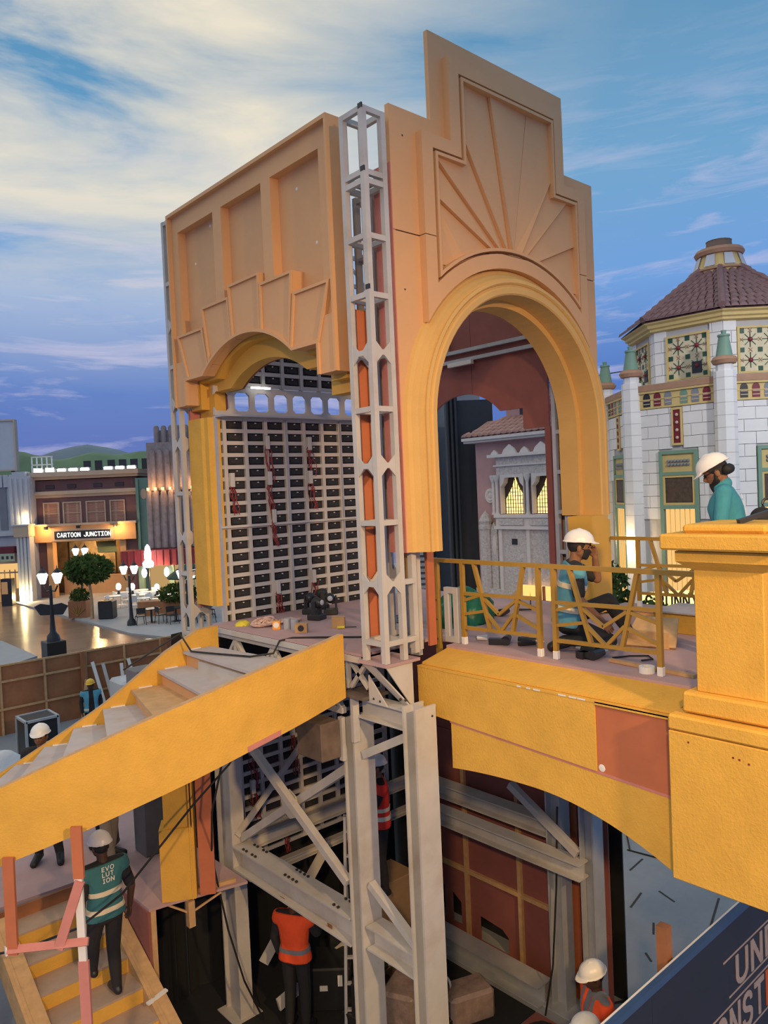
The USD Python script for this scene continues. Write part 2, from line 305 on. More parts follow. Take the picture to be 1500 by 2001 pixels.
# left pilaster, painted; pink boards at both edges
obj('pilaster', M().prism([(4.74, 9.06), (4.74, 8.73), (4.765, 8.69), (4.765, 8.60), (4.90, 8.53), (4.90, 9.06)], 'z', .2, 2.575), stucco, sw)
obj('edge_board', M().box(4.78, 4.92, 9.062, 9.11, .15, 2.72), pink, sw, label='pink board edge behind the pilaster')
obj('jamb_board', M().box(4.87, 5.02, 5.80, 5.87, -.02, 2.57), terra, sw, label='bare terracotta jamb board where the pilaster is missing')
obj('backing_panel', M().prism(sbox(6.35, 2.58, 9.05, 4.9).difference(opening(.17, 2.0)), 'x', SX+.47, SX+.49), maroon, sw)
for y, z in ((6.5, 4.73), (6.02, 4.5), (6.2, 4.1), (8.3, 4.86), (8.7, 4.5), (6.1, 4.08)):
    obj('filler_patch', M().ball((SX+.168, y, z), .018, 1, (.15, 1, 1)), white_pl, sw)

# ================================================================ right side wall, seen from inside (plane X = 8.2)
rw = thing('inner_side_wall', 'maroon unpainted back of the far side wall seen through the round arch', 'wall', (8.2, 7.4, 2.5))
ro = Polygon(arc((7.43, 2.58-.62), .92, 42.5, 137.5, 20) + [(6.36, 2.58), (6.36, 1.0), (8.5, 1.0), (8.5, 2.58)])
for y0, y1 in ((5.95, 7.23), (7.236, 8.5)):
    obj('wall_board', M().prism(sbox(y0, 2.30, y1, 4.3).difference(ro), 'x', 8.2, 8.24), maroon, rw)
for z in (3.49, 3.36):
    obj('rail', M().beam((8.17, 5.9, z), (8.17, 8.5, z), .05, .05), steel_cool, rw)
for y in (7.66, 7.95):
    obj('post', M().beam((8.165, y, 3.5), (8.165, y, 4.3), .06, .05, up=(0, 1, 0)), steel_cool, rw)
obj('tube_light', M().box(8.10, 8.16, 7.15, 7.6, 3.28, 3.34), white_pl, rw)
obj('jamb_board', M().box(8.2, 8.24, 5.93, 6.02, .0, 2.3), maroon, rw)

# ================================================================ lattice columns
def lattice(loc, wx, wy, levels, heavy, label, post=.055, plates=True, ztop=5.05, zbot=-.03, mt=None, name='lattice_column'):
    t = thing(name, label, 'column', (*loc, zbot)); mt = mt or steel
    x0, y0 = loc; x1, y1 = x0+wx, y0+wy
    for x, y in ((x0, y0), (x1-post, y0), (x0, y1-post), (x1-post, y1-post)):
        obj('post', M().box(x, x+post, y, y+post, zbot, ztop), mt, t)
    for k, z in enumerate(levels):
        h = .05; m = M()
        if k in heavy:   # gusseted plate: a rung whose corners are filled
            c = .075
            for fx in (x0+.004, x1-.016):
                m.prism(Polygon([(y0+post, z-h/2-c), (y0+post, z+h/2+c), (y0+post+c, z+h/2), (y1-post-c, z+h/2), (y1-post, z+h/2+c), (y1-post, z-h/2-c), (y1-post-c, z-h/2), (y0+post+c, z-h/2)]), 'x', fx, fx+.012)
            for fy in (y0+.004, y1-.016):
                m.prism(Polygon([(x0+post, z-h/2-c), (x0+post, z+h/2+c), (x0+post+c, z+h/2), (x1-post-c, z+h/2), (x1-post, z+h/2+c), (x1-post, z-h/2-c), (x1-post-c, z-h/2), (x0+post+c, z-h/2)]), 'y', fy, fy+.012)
        else:
            m.box(x0+.002, x0+.045, y0+post, y1-post, z-h/2, z+h/2).box(x1-.045, x1-.002, y0+post, y1-post, z-h/2, z+h/2)
            m.box(x0+post, x1-post, y0+.002, y0+.045, z-h/2, z+h/2).box(x0+post, x1-post, y1-.045, y1-.002, z-h/2, z+h/2)
        obj('rung_ring', m, mt, t)
    return t
LV = [5.025, 4.46, 4.38, 3.89, 3.36, 2.84, 2.32, 1.80, 1.27, .70, .15]
c1 = lattice((4.60, 5.24), .285, .33, LV, (5, 7, 9), 'tall grey steel lattice column at the near corner of the tower')
for z in (4.46, 3.4, 5.02):
    obj('corner_cap', M().box(4.598, 4.612, 5.238, 5.29, z, z+.045), black_pl, c1)
obj('base_plate', M().box(4.58, 5.02, 5.22, 5.62, -.06, -.032), ply_pink, c1)
# boards closing the column's back
cb = thing('column_back_board', 'bright terracotta board standing behind the near lattice column', 'board', (4.95, 5.6, 0))
obj('board', M().box(4.64, 4.93, 5.60, 5.615, .12, 3.30), terra, cb)
obj('notch_cover', M().box(4.655, 4.70, 5.592, 5.60, .80, .98), black_pl, cb)
c2 = lattice((4.66, 9.10), .30, .28, [5.15, 4.37, 3.83, 3.29, 2.80, 2.28, 1.64, 1.06, .59, .10, -.2], (2, 4, 5, 7, 9), 'grey lattice column at the far left corner behind the coffered wall', ztop=5.18, zbot=-.3)
c3 = lattice((7.98, 5.55), .22, .20, [3.9, 3.3, 2.75, 2.2, 1.7, 1.2, .7], (), 'lattice column with maroon infill inside the right leg of the round arch', ztop=4.6, zbot=.0, mt=steel_cool)
obj('infill_board', M().box(8.205, 8.22, 5.6, 5.92, .1, 3.6), maroon, c3)
obj('infill_board', M().box(8.0, 8.2, 5.755, 5.77, .1, 3.6), maroon, c3)
c4 = lattice((5.02, 5.62), .30, .30, [4.46, 3.89, 3.36, 2.84, 2.3, 1.8, 1.2, .7, .15], (3, 5, 7), 'grey lattice column standing behind the near corner column', ztop=4.5, zbot=.0, mt=steel_cool)
# roof trusses joining columns high in the tower
tr = thing('roof_truss', 'thin grey lattice girder across the back of the tower top', 'truss', (6.5, 8.45, 4.6))
for z in (4.9, 4.5):
    obj('chord', M().beam((4.9, 8.45, z), (8.2, 8.45, z), .05), steel_cool, tr)
for k in range(8):
    obj('lattice_bar', M().beam((4.9+.41*k, 8.45, 4.9 if k % 2 else 4.5), (4.9+.41*(k+1), 8.45, 4.5 if k % 2 else 4.9), .03), steel_cool, tr)
bt = thing('side_girder', 'grey girder along the inner far side of the tower top', 'truss', (8.1, 7, 4.4))
for z in (4.35, 4.75): obj('chord', M().beam((8.12, 5.9, z), (8.12, 8.5, z), .05), steel_cool, bt)
for k in range(6): obj('lattice_bar', M().beam((8.12, 5.9+.43*k, 4.35 if k % 2 else 4.75), (8.12, 5.9+.43*(k+1), 4.75 if k % 2 else 4.35), .03), steel_cool, bt)

# ================================================================ LED wall, back of its modules (plane Y = 8.55)
LY = 8.55
lw = thing('led_wall', 'tall wall of black LED modules in a pale metal grid seen from behind', 'LED wall', (6, LY, 0))
cx = [4.90] + [4.99 + .3085*k for k in range(8)]
def led_rows(z0, pitch, n, cols, skip=lambda x, z: False):
    for r in range(n):
        z = z0 - pitch*r
        for i in cols:
            x0 = cx[i]; x1 = x0 + (.05 if i == 0 else .258)
            if skip(x0, z): continue
            m = M().box(x0-.012, x1+.012, LY+.035, LY+.06, z-.117, z+.012)
            if i: m.box(x0+.03, x1-.03, LY+.012, LY+.036, z-.088, z-.018).box(x0+.05, x0+.11, LY+.004, LY+.012, z-.075, z-.04)
            k = obj('module_back', m, led_dark, lw)
            if i and z > -.05: obj('knob', M().box(x0+.125, x0+.138, LY-.012, LY+.012, z-.03, z-.018), white_pl, k)
led_rows(2.535, .1535, 17, range(0, 9))
led_rows(3.91, .155, 6, range(1, 8))
led_rows(-.95, .1535, 14, range(0, 8), lambda x, z: x < 4.95 and z > -.3)
def grid(z1, z0, pitch, xs, w=.05):
    n = int(round((z1-z0)/pitch))
    for r in range(n+1):
        z = z1 - pitch*r; obj('frame_rail', M().box(xs[0], xs[-1], LY, LY+.04, z-w/2, z+w/2), led_frame, lw)
    for x in xs: obj('frame_post', M().box(x-.026, x+.026, LY-.008, LY+.045, z0-w/2, z1+w/2), led_frame, lw)
gx = [4.855, 4.965] + [4.965 + .3085*k for k in range(1, 9)]
grid(2.56, .02-.0, .1535, gx); grid(3.935, 3.0, .155, gx[1:]); grid(-.925, -3.07, .1535, gx[1:])
for x in (4.84, 5.90, 6.82):
    obj('seam_strip', M().box(x-.012, x+.012, LY-.03, LY, .0, 2.56), steel_cool, lw)
obj('middle_bar', M().box(4.84, 7.45, LY-.05, LY, 1.175, 1.205), led_frame, lw)
# open band with chamfered windows between the two fields
wins = shapely.union_all([Polygon([(x+.06, 2.66), (x+.20, 2.66), (x+.24, 2.70), (x+.24, 2.86), (x+.20, 2.90), (x+.06, 2.90), (x+.02, 2.86), (x+.02, 2.70)]) for x in np.arange(4.82, 7.4, .30)])
obj('windowed_beam', M().prism(sbox(4.84, 2.60, 7.45, 2.97).difference(wins), 'y', LY, LY+.03), led_frame, lw)
obj('ledge_grille', M().box(4.84, 7.45, LY-.22, LY, 2.57, 2.595), steel_cool, lw)
obj('tube_light', M().box(5.35, 5.63, LY-.1, LY-.06, 2.95, 2.975), glow('tube_glow', (1, .97, .9), 3.), lw)
# power boxes with hanging cables
random.seed(3)
def cable_box(x, z, L):
    k = obj('power_box', M().rbox(x-.03, x+.03, LY-.07, LY-.01, z-.16, z+.02, .006), led_frame, lw)
    m = M()
    for j in range(6):
        a = x + RND.uniform(-.05, .05); pts = [(x+RND.uniform(-.03, .03), LY-.04, z-.1)]
        for s in range(1, 7): pts.append((a+RND.uniform(-.03, .03)+.05*s/6, LY-.03-RND.uniform(0, .03), z-.1-L*s/6+RND.uniform(-.02, .02)))
        m.tube(pts, .006, 4)
    obj('hanging_cable', m, red_cable, k)
for q in ((5.57, 2.33, .5), (6.25, 2.32, .4), (5.02, 1.85, .4), (5.58, 1.86, .5), (6.24, 1.86, .4), (5.62, 1.36, .35), (5.63, .42, .4), (6.22, .5, .4), (5.1, -1.6, .5), (5.1, -2.1, .4), (5.75, -1.5, .6), (5.55, -2.75, .35), (5.1, -2.85, .3)): cable_box(*q)

# ================================================================ decks
dk = thing('stage_deck', 'dusty pink plywood deck inside the tower', 'deck', (6.4, 7, 0))
for x0, x1, y0, y1 in ((4.66, 6.4, 5.66, 7.0), (6.404, 8.3, 5.3, 7.0), (4.66, 6.4, 7.004, 8.54), (6.404, 8.3, 7.004, 8.54), (5.66, 6.4, 5.3, 5.656)):
    obj('plywood_sheet', M().box(x0, x1, y0, y1, -.025, 0), ply_pink, dk)
obj('edge_rail', M().box(4.63, 4.66, 5.66, 8.54, -.085, -.028), steel, dk)
df = thing('deck_edge_truss', 'pale steel lattice girder under the edge of the pink deck', 'truss', (4.7, 7, -.4))
for z in (-.115, -.62): obj('chord', M().beam((4.70, 6.02, z), (4.70, 8.5, z), .06), steel, df)
ys = np.linspace(8.45, 6.05, 7)
for k in range(6):
    obj('diagonal', M().beam((4.70, ys[k], -.14 if k % 2 else -.60), (4.70, ys[k+1], -.60 if k % 2 else -.14), .055, .04), steel, df)
for k in (1, 3, 5): obj('vertical', M().beam((4.70, ys[k], -.14), (4.70, ys[k], -.60), .06, .05, up=(0, 1, 0)), steel, df)
# ================================================================ bridge
BX = 5.05
br = thing('bridge_parapet', 'yellow stucco side of the bridge with an arched lower board and a bare reddish panel', 'bridge', (BX, 4, -.5))
zb = lambda y: -.565 - .055*(5.38-y)      # seam between the upper and the lower boards
def side(y0, y1, x0, x1, zt, z0f): return M().prism(Polygon([(y0, zt), (y1, zt)] + [(y, z0f(y)) for y in np.linspace(y1, y0, 14)]), 'x', x0, x1)
obj('upper_board', side(3.34, 5.295, BX, BX+.06, -.125, lambda y: zb(y)+.006), stucco, br)
obj('bare_panel', side(2.66, 3.336, BX+.012, BX+.06, -.150, lambda y: zb(y)+.006), terra, br, label='unpainted reddish panel')
obj('upper_strip', M().box(BX-.004, BX+.06, 2.66, 3.336, -.150, -.125), stucco, br)
zl = lambda y: -.965 - .11*(y-3.95)**2/.55 if y < 3.95 else -.965 - .06*(y-3.95)**2/.85
obj('lower_board', M().prism(Polygon([(y, zb(y)-.012) for y in np.linspace(2.66, 4.89, 10)] + [(y, zl(y)) for y in np.linspace(4.89, 2.66, 20)]), 'x', BX+.012, BX+.07), stucco, br)
obj('pink_joint', M().prism(Polygon([(y, zb(y)+.006) for y in (2.66, 4.9)] + [(y, zb(y)-.014) for y in (4.9, 2.66)]), 'x', BX+.008, BX+.05), pink, br)
obj('ledge', M().box(BX-.004, 5.30, 2.66, 5.295, -.135, -.123), stucco, br)
prof = [(5.56, -.03), (5.56, -.12), (5.10, -.12), (5.10, -.10), (5.47, -.02)]
kb = M(); ys_ = (2.70, 5.28); P2 = [(x, z) for x, z in prof]
kb.raw([(x, y, z) for y in ys_ for x, z in P2], [t for i in range(5) for j in [(i+1) % 5] for t in ((i, j, j+5), (i, j+5, i+5))] + [(0, 2, 1), (0, 3, 2), (0, 4, 3), (5, 6, 7), (5, 7, 8), (5, 8, 9)])
obj('sloped_curb', kb, stucco, br)
obj('curb_cap', M().box(5.46, 5.74, 2.66, 5.295, -.028, .002), ply_pink, br)
for y, z, r in ((3.30, -.64, .03), (2.70, -.17, .025)):
    obj('filler_patch', M().ball((BX+.012, y, z), r, 1, (.12, 1, 1)), white_pl, br)
for y in (4.05, 3.95, 3.85, 3.60, 3.50, 3.42): obj('paint_chip', M().box(BX-.006, BX, y, y+.04+.03*(y < 3.9), -.134, -.122), white_pl, br)
bd = thing('bridge_deck', 'dusty pink plywood deck of the bridge behind the railing', 'deck', (6.7, 3.5, 0))
for y0, y1 in ((1.2, 3.0), (3.004, 5.296)): obj('plywood_sheet', M().box(5.742, 7.9, y0, y1, -.025, 0), ply_pink, bd)
obj('joist', M().box(5.80, 7.9, 1.2, 5.2, -.30, -.05), maroon, bd)
fb = thing('far_bridge_parapet', 'low brown far curb of the bridge under the second railing', 'parapet', (8.1, 3.5, .1))
obj('curb', M().box(7.92, 8.28, 1.2, 5.0, -.4, .06), tan, fb); obj('curb_cap', M().box(7.90, 8.30, 1.2, 5.0, .06, .08), ply_pink, fb)
lb = thing('low_yellow_box', 'low yellow stucco bench box with a dusty grey top on the bridge deck', 'box', (7.3, 3.4, 0))
obj('body', M().box(7.25, 7.80, 1.6, 4.05, .002, .20), stucco, lb); obj('top', M().box(7.23, 7.82, 1.58, 4.07, .20, .215), dirty_board, lb)

# ---------------------------------------------------------------- pillar
pi = thing('stucco_pillar', 'stepped yellow stucco pillar at the near end of the bridge', 'pillar', (5.26, 2.275, 0))
px0, py0, pw = 5.03, 2.045, .46
def slab(name, o, z0, z1, r=.012): obj(name, M().rbox(px0-o, px0+pw+o, py0-o, py0+pw+o, z0, z1, r), stucco, pi)
slab('shaft', 0, .10, 1.0, .006)
cv = M(); st = [(0, .935), (.012, .945), (.085, 1.0)]
v = []
for o, z in st + [(.085, 1.07)]:
    v += [(px0-o, py0-o, z), (px0+pw+o, py0-o, z), (px0+pw+o, py0+pw+o, z), (px0-o, py0+pw+o, z)]
obj('neck', cv.hull(v), stucco, pi)
slab('cap_slab', .16, 1.082, 1.19, .014); slab('cap_top', .05, 1.19, 1.25, .02); slab('cap_gap', .07, 1.06, 1.085, .003)
slab('base_step', .075, -.04, .10, .016)
o = .145
obj('base_block', M().rbox(px0-o, px0+pw+o, py0-o, py0+pw+o, -1.2, -.163, .006), stucco, pi)
obj('base_trim', M().rbox(px0-o-.003, px0+pw+o+.003, py0-o-.003, py0+pw+o+.003, -.157, -.05, .014), stucco, pi)
hl = M()
for y, z in ((2.50, -.225), (2.20, -.26), (2.16, -.265), (2.1, -.28)): hl.box(px0-o-.002, px0-o+.002, y, y+.012, z, z+.012)
obj('screw_hole', hl, mat('red_hole', (.2, .02, .02)), pi)

# ---------------------------------------------------------------- railings with zigzag bars
def railing(name, X, panels, z0, zt, label, mt, ends=None):
    t = thing(name, label, 'railing', (X, panels[0][0], z0))
    y0, y1 = ends or (panels[0][0], panels[-1][1])
    obj('top_rail', M().box(X-.02, X+.02, y1, y0, zt-.04, zt), mt, t)
    H = zt-z0
    for a, b in panels:
        L = a-b; at = lambda u, w: (X, a-L*u, z0+.0+H*w)
        for u in (0, 1):
            obj('post', M().box(X-.02, X+.02, a-L*u-.02, a-L*u+.02, z0+.075, zt-.04), mt, t)
            obj('foot_cap', M().rbox(X-.024, X+.024, a-L*u-.024, a-L*u+.024, z0, z0+.075, .004), white_pl, t, label='white foot cap')
        def bar(name, *pts, w=.028):
            m = M()
            for p, q in zip(pts, pts[1:]): m.beam(p, q, w, w*1.1, up=(1, 0, 0))
            obj(name, m, mt, t)
        bar('bottom_rail', at(.02, .20), at(.98, .22), w=.032)
        bar('middle_rail', at(.02, .60), at(.98, .62), w=.032)
        bar('slanted_bar', at(.17, .96), at(.37, .20), w=.034); bar('slanted_bar', at(.82, .96), at(.66, .20), w=.034)
        bar('zigzag_bar', at(.02, .52), at(.25, .60), at(.49, .40), at(.72, .58), at(.98, .50))
        bar('zigzag_bar', at(.02, .36), at(.30, .42), at(.51, .21), at(.69, .43), at(.98, .30))
    return t
railing('bridge_railing', 5.60, [(5.17, 4.245), (4.075, 3.08)], .002, .85, 'golden zigzag railing on the near edge of the bridge', gold, ends=(5.56, 2.5))
railing('bridge_railing', 8.06, [(4.67, 3.74), (3.6, 2.6)], .082, .90, 'golden zigzag railing on the far edge of the bridge', gold, ends=(5.02, 2.5))
ep = thing('railing_end_frame', 'grey slotted steel frame and tall golden post where the bridge railing meets the tower', 'frame', (5.5, 5.5, -.1))
obj('golden_post', M().box(5.58, 5.62, 5.50, 5.56, -.18, .81), gold, ep, label='golden post')
def slot(y0, y1, x, z0, z1, w): return M().prism(sbox(y0, z0, y1, z1).difference(sbox(y0+w, z0+.06, y1-w, z1-.06)), 'x', x, x+.05)
obj('slotted_frame', slot(5.50, 5.70, 5.28, -.10, .52, .06), steel, ep); obj('slotted_frame', slot(5.24, 5.42, 5.58, .004, .56, .055), steel, ep)
obj('bolt', M().ball((5.578, 5.53, .42), .010, 1).ball((5.578, 5.53, .22), .010, 1).ball((5.578, 5.53, .02), .010, 1), black_pl, ep)
sf = thing('short_post_frame', 'short pale steel posts under the cut-off left leg of the round arch', 'frame', (5.1, 5.4, .5))
obj('post', M().box(5.02, 5.08, 5.28, 5.34, .0, .99), steel, sf); obj('cross_rail', M().box(4.89, 5.02, 5.25, 5.30, .675, .725), steel, sf); obj('cross_rail', M().box(4.89, 5.02, 5.25, 5.30, .125, .175), steel, sf)
obj('post', M().box(5.16, 5.21, 5.36, 5.41, .0, .98), steel, sf); obj('brown_board', M().box(4.99, 5.10, 5.42, 5.44, .66, 1.25), card, sf)
obj('pink_leg_board', M().box(5.34, 5.44, 5.40, 5.43, .0, .98), terra, sf, label='bare terracotta leg board')

# ================================================================ curved upper stair
SC = (4.08, 10.92); TH = math.radians
def polar(r, a): return np.array([SC[0]+r*math.cos(TH(a)), SC[1]+r*math.sin(TH(a))])
us = thing('curved_staircase', 'curved staircase with broad yellow stringers and dusty grey treads descending left from the tower', 'staircase', (3.4, 7, -.5))
def stringer(r0, r1, ztop, zbot, a0, a1, n=26):
    v, f = [], []
    for a in np.linspace(a0, a1, n):
        for r, z in ((r0, ztop(a)), (r1, ztop(a)), (r1, zbot(a)), (r0, zbot(a))): v.append((*polar(r, a), z))
    for i in range(n-1):
        for j in range(4):
            q = (j+1) % 4; f += [(i*4+j, i*4+q, i*4+4+q), (i*4+j, i*4+4+q, i*4+4+j)]
    e = (n-1)*4; f += [(0, 2, 1), (0, 3, 2), (e, e+1, e+2), (e, e+2, e+3)]
    return M().raw(v, f)
ot = lambda a: float(np.interp(-a, [84.4, 91.9, 97.6, 105.9, 113.3, 118.9, 150], [.18, .07, -.04, -.23, -.44, -.62, -1.55]))
ob = lambda a: float(np.interp(-a, [84.4, 96, 108, 119.3, 150], [-.44, -.67, -.95, -1.23, -2.1]))
obj('outer_stringer', stringer(5.03, 5.10, ot, ob, -84.2, -150), stucco, us)
obj('outer_stringer_cap', stringer(5.026, 5.098, lambda a: ot(a)+.004, ot, -84.2, -150), wood, us, label='bare timber top edge of the near stringer')
obj('pink_tear', stringer(5.096, 5.103, lambda a: ob(a)+.05, ob, -93.0, -96.8, 6), pink, us, label='torn pink patch at the lower edge')
it = lambda a: float(np.interp(-a, [81.5, 87, 96, 110, 131, 150], [.05, .05, -.16, -.64, -1.24, -1.75]))
obj('inner_stringer', stringer(2.78, 2.85, it, lambda a: it(a)-.62, -81.8, -150), stucco, us)
obj('inner_stringer_cap', stringer(2.782, 2.852, lambda a: it(a)+.004, it, -81.8, -150), wood, us, label='bare timber top edge of the far stringer')
for k in range(9):
    a, z = -91-6*k, -.165-.165*k
    tr_ = stringer(2.87, 5.02, lambda q: z, lambda q: z-.03, a+6.6, a-.6, 4)
    obj('tread', tr_, ply_brown if False else (dirty_board if k != 2 else wood), us)
    if k not in (0,): obj('riser', stringer(2.87, 5.02, lambda q: z+.135, lambda q: z, a+6.6, a+6.2, 2), tan, us)
    obj('tread_cleat', M().beam((*polar(2.86, a+1), z-.02), (*polar(2.86, a+4), z-.02), .03, .06), white_pl, us)
obj('riser_frame', M().beam((*polar(3.2, -91), -.3), (*polar(4.9, -91), -.3), .03, .14).beam((*polar(3.9, -90), -.2), (*polar(3.9, -90), -.5), .05), steel, us)

# ================================================================ steel frame under the tower
PXc = 4.85
def hpost(Y, z1, label, X=4.82, h=.18, w=.26, z0=GZ, mt=steel):
    t = thing('steel_column', label, 'column', (X, Y, z0)); m = M().hbeam((X, Y, z0), (X, Y, z1), w, h, .022, up=(0, 1, 0)); obj('shaft', m, mt, t)
    obj('base_plate', M().box(X-.2, X+.2, Y-.22, Y+.22, z0, z0+.025), mt, t); return t
a = hpost(5.06, -.42, 'pale steel column nearest the bridge, under its left end')
obj('bolt', M().ball((4.90, 4.972, -.52), .012, 1), black_pl, a)
a = hpost(5.96, -.70, 'pale steel column under the corner of the pink deck, left of the bridge column')
obj('head_plate', M().box(4.66, 4.74, 5.83, 5.87, -.9, -.42), steel, a)
hpost(8.56, -.66, 'tall pale steel column rising behind the left pilaster below the curved stair', h=.36, w=.18, X=4.78)
hpost(5.18, -.4, 'shadowed steel column under the far right corner of the tower', X=7.66, w=.2, h=.2, mt=steel_cool)
hpost(5.72, -.4, 'shadowed steel column beside the maroon panels, carrying a hanging cable', X=7.75, w=.2, h=.22, mt=steel_cool)
def bm(name, label, p, q, w, h, t=.02, mt=steel, bolts=()):
    k = thing(name, label, 'beam', p); obj('section', M().hbeam(p, q, w, h, t), mt, k)
    if bolts:
        m = M()
        for x, y, z in bolts: m.box(x-.012, x+.012, y-.012, y+.012, z, z+.018)
        obj('bolt', m, black_pl, k)
    return k
bo = [(4.80+s*.08, y+d, -2.755) for y in (8.1, 7.9, 7.2, 7.05, 6.3) for d in (0, .07) for s in (-1, 1)]
b1 = bm('steel_beam', 'large bolted steel beam crossing between the left and the centre columns', (4.80, 8.38, -2.91), (4.80, 6.07, -2.91), .24, .30, bolts=bo)
obj('rust_mark', M().box(4.717, 4.72, 6.42, 6.5, -3.03, -2.99).box(4.715, 4.718, 7.3, 7.4, -3.05, -3.035), mat('rust', (.22, .08, .03), .9), b1)
bm('steel_beam', 'short steel beam between the two front columns low down', (4.82, 5.84, -2.88), (4.82, 5.17, -2.88), .22, .24)
bm('steel_beam', 'short steel beam between the two front columns under the deck corner', (4.80, 5.84, -.56), (4.80, 5.17, -.56), .16, .2)
bm('steel_beam', 'shadowed beam crossing in front of the maroon panels', (7.52, 8.1, -3.02), (7.52, 5.2, -3.02), .2, .2, mt=steel)
bm('steel_beam', 'shallow beam just above the crossing beam by the maroon panels', (7.82, 8.1, -2.80), (7.82, 5.86, -2.80), .22, .2, mt=steel)
bm('steel_beam', 'heavy ground beam lying along the foot of the maroon panels', (7.6, 8.2, -4.86), (7.6, 5.9, -4.86), .28, .26, mt=steel_cool)
bm('steel_beam', 'pale beam along the bottom of the LED wall', (4.9, 8.42, -2.83), (8.0, 8.42, -2.83), .1, .16)
bm('steel_beam', 'lower pale beam hung below the LED wall', (4.9, 8.40, -3.24), (8.0, 8.40, -3.24), .1, .1)
def brace(label, p, q, w, h=None, mt=steel):
    k = thing('diagonal_brace', label, 'brace', p); obj('bar', M().beam(p, q, w, h or w), mt, k); return k
k = brace('round-edged diagonal brace rising right from the left column through the hub plate', (4.84, 8.36, -2.70), (4.84, 6.08, -1.22), .09)
obj('hub_plate', M().prism(Polygon(arc((7.2, -1.93), .17, 0, 315, 8)), 'x', 4.775, 4.79), steel, k)
brace('rusty diagonal brace falling right across the hub plate', (4.70, 7.9, -1.36), (4.70, 6.08, -2.40), .08)
brace('short diagonal brace between the two front columns', (4.80, 5.84, -2.36), (4.80, 5.18, -2.74), .08, .07)
brace('short strut rising to the bridge column under the deck corner', (4.80, 5.84, -1.05), (4.80, 5.17, -.72), .08)
brace('flat diagonal bar in front of the lower LED wall', (4.75, 8.36, -2.65), (5.95, 8.36, -1.62), .03, .08)
brace('diagonal brace in front of the maroon panels', (7.56, 6.3, -2.28), (7.56, 5.30, -2.86), .09)
brace('steep floor brace by the left column foot', (5.0, 8.3, -4.35), (6.0, 8.3, -3.3), .04, .14)
brace('flat floor brace by the left column foot', (5.0, 8.0, -4.75), (6.2, 8.0, -4.45), .04, .16)
ck = thing('corner_bracket', 'cream steel bracket plates with bolts under the near lattice column', 'bracket', (4.8, 5.3, -.3))
obj('gusset_plate', M().prism([(4.60, -.062), (4.93, -.062), (4.93, -.52)], 'y', 5.235, 5.25), steel, ck)
obj('slanted_plate', M().raw([(4.60, 5.60, -.06), (4.60, 5.45, -.06), (4.86, 5.12, -.53), (4.86, 5.32, -.47), (4.62, 5.60, -.06), (4.62, 5.45, -.06), (4.88, 5.12, -.53), (4.88, 5.32, -.47)], [(0, 2, 1), (0, 3, 2), (4, 5, 6), (4, 6, 7), (0, 1, 5), (0, 5, 4), (1, 2, 6), (1, 6, 5), (2, 3, 7), (2, 7, 6), (3, 0, 4), (3, 4, 7)]), steel, ck)
obj('side_plate', M().prism([(5.62, -.2), (5.36, -.47), (5.62, -.47)], 'x', 4.70, 4.715), steel, ck)
obj('bolt', M().ball((4.76, 5.24, -.385), .014, 1).ball((4.79, 5.2, -.39), .014, 1).ball((4.70, 5.55, -.42), .012, 1).ball((4.70, 5.46, -.43), .012, 1), black_pl, ck)
rb = thing('rusty_plate_box', 'dark weathered steel box hung under the stair head beside the column', 'box', (4.6, 6.2, -.9))
obj('plate', M().rbox(4.40, 4.64, 6.02, 6.44, -1.08, -.70, .01), mat('dark_rust_plate', (.14, .10, .075), .8, .35, 6.), rb)
obj('flange', M().box(4.645, 4.69, 6.0, 6.06, -1.12, -.68), steel, rb)
obj('deck_shelf_plate', M().box(4.62, 4.95, 5.62, 5.98, -.44, -.41), mat('dark_plate', (.13, .10, .08), .6, .3, 5.), rb)
ca = thing('corner_deck_lattice', 'small lattice frame beneath the deck corner by the near column', 'truss', (4.8, 5.7, -.3))
for p, q in (((4.72, 5.95, -.06), (4.72, 5.95, -.38)), ((4.72, 5.93, -.08), (4.72, 5.64, -.34)), ((4.72, 5.64, -.08), (4.72, 5.9, -.36)), ((4.72, 5.98, -.08), (4.72, 5.6, -.08))):
    obj('bar', M().beam(p, q, .04, up=(1, 0, 0)), steel, ca)

# ================================================================ maroon panel wall under the tower's far side
mw = thing('panel_wall', 'maroon plywood panel wall with pale timber battens under the tower', 'wall', (8.05, 7, -3.5))
yb, zbat = [8.6, 7.56, 6.58, 5.95, 5.2], [-.4, -2.0, -4.02, -5.0]
for i in range(4):
    for j in range(3):
        pan = sbox(yb[i+1]+.004, zbat[j+1]+.004, yb[i]-.004, zbat[j]-.004)
        if i == 0 and j == 2: pan = pan.difference(Polygon([(8.18, -4.9), (8.18, -4.3), (8.05, -4.42), (8.05, -4.9)])).difference(Polygon([(7.9, -4.9), (7.9, -4.45), (7.72, -4.56), (7.72, -4.9)]))
        if i == 1 and j == 2: pan = pan.difference(Polygon([(7.36, -4.98), (7.36, -4.62), (6.95, -4.66), (6.84, -4.74), (6.84, -4.98)]))
        obj('panel', M().prism(pan, 'x', 8.05, 8.07), terra if False else maroon, mw)
for y in yb[1:4]: obj('batten', M().box(8.0, 8.05, y-.03, y+.03, -5, -.4), wood, mw)
obj('batten', M().box(8.002, 8.052, 5.95, 8.6, -4.05, -3.99), wood, mw)
obj('dark_backing', M().box(8.35, 8.37, 5.2, 9.5, -5, -.4), black_pl, mw)  # black board put in as the dark seen through the cut-outs
obj('edge_strip', M().box(7.98, 8.02, 5.62, 5.80, -5, -2.5), terra, mw)

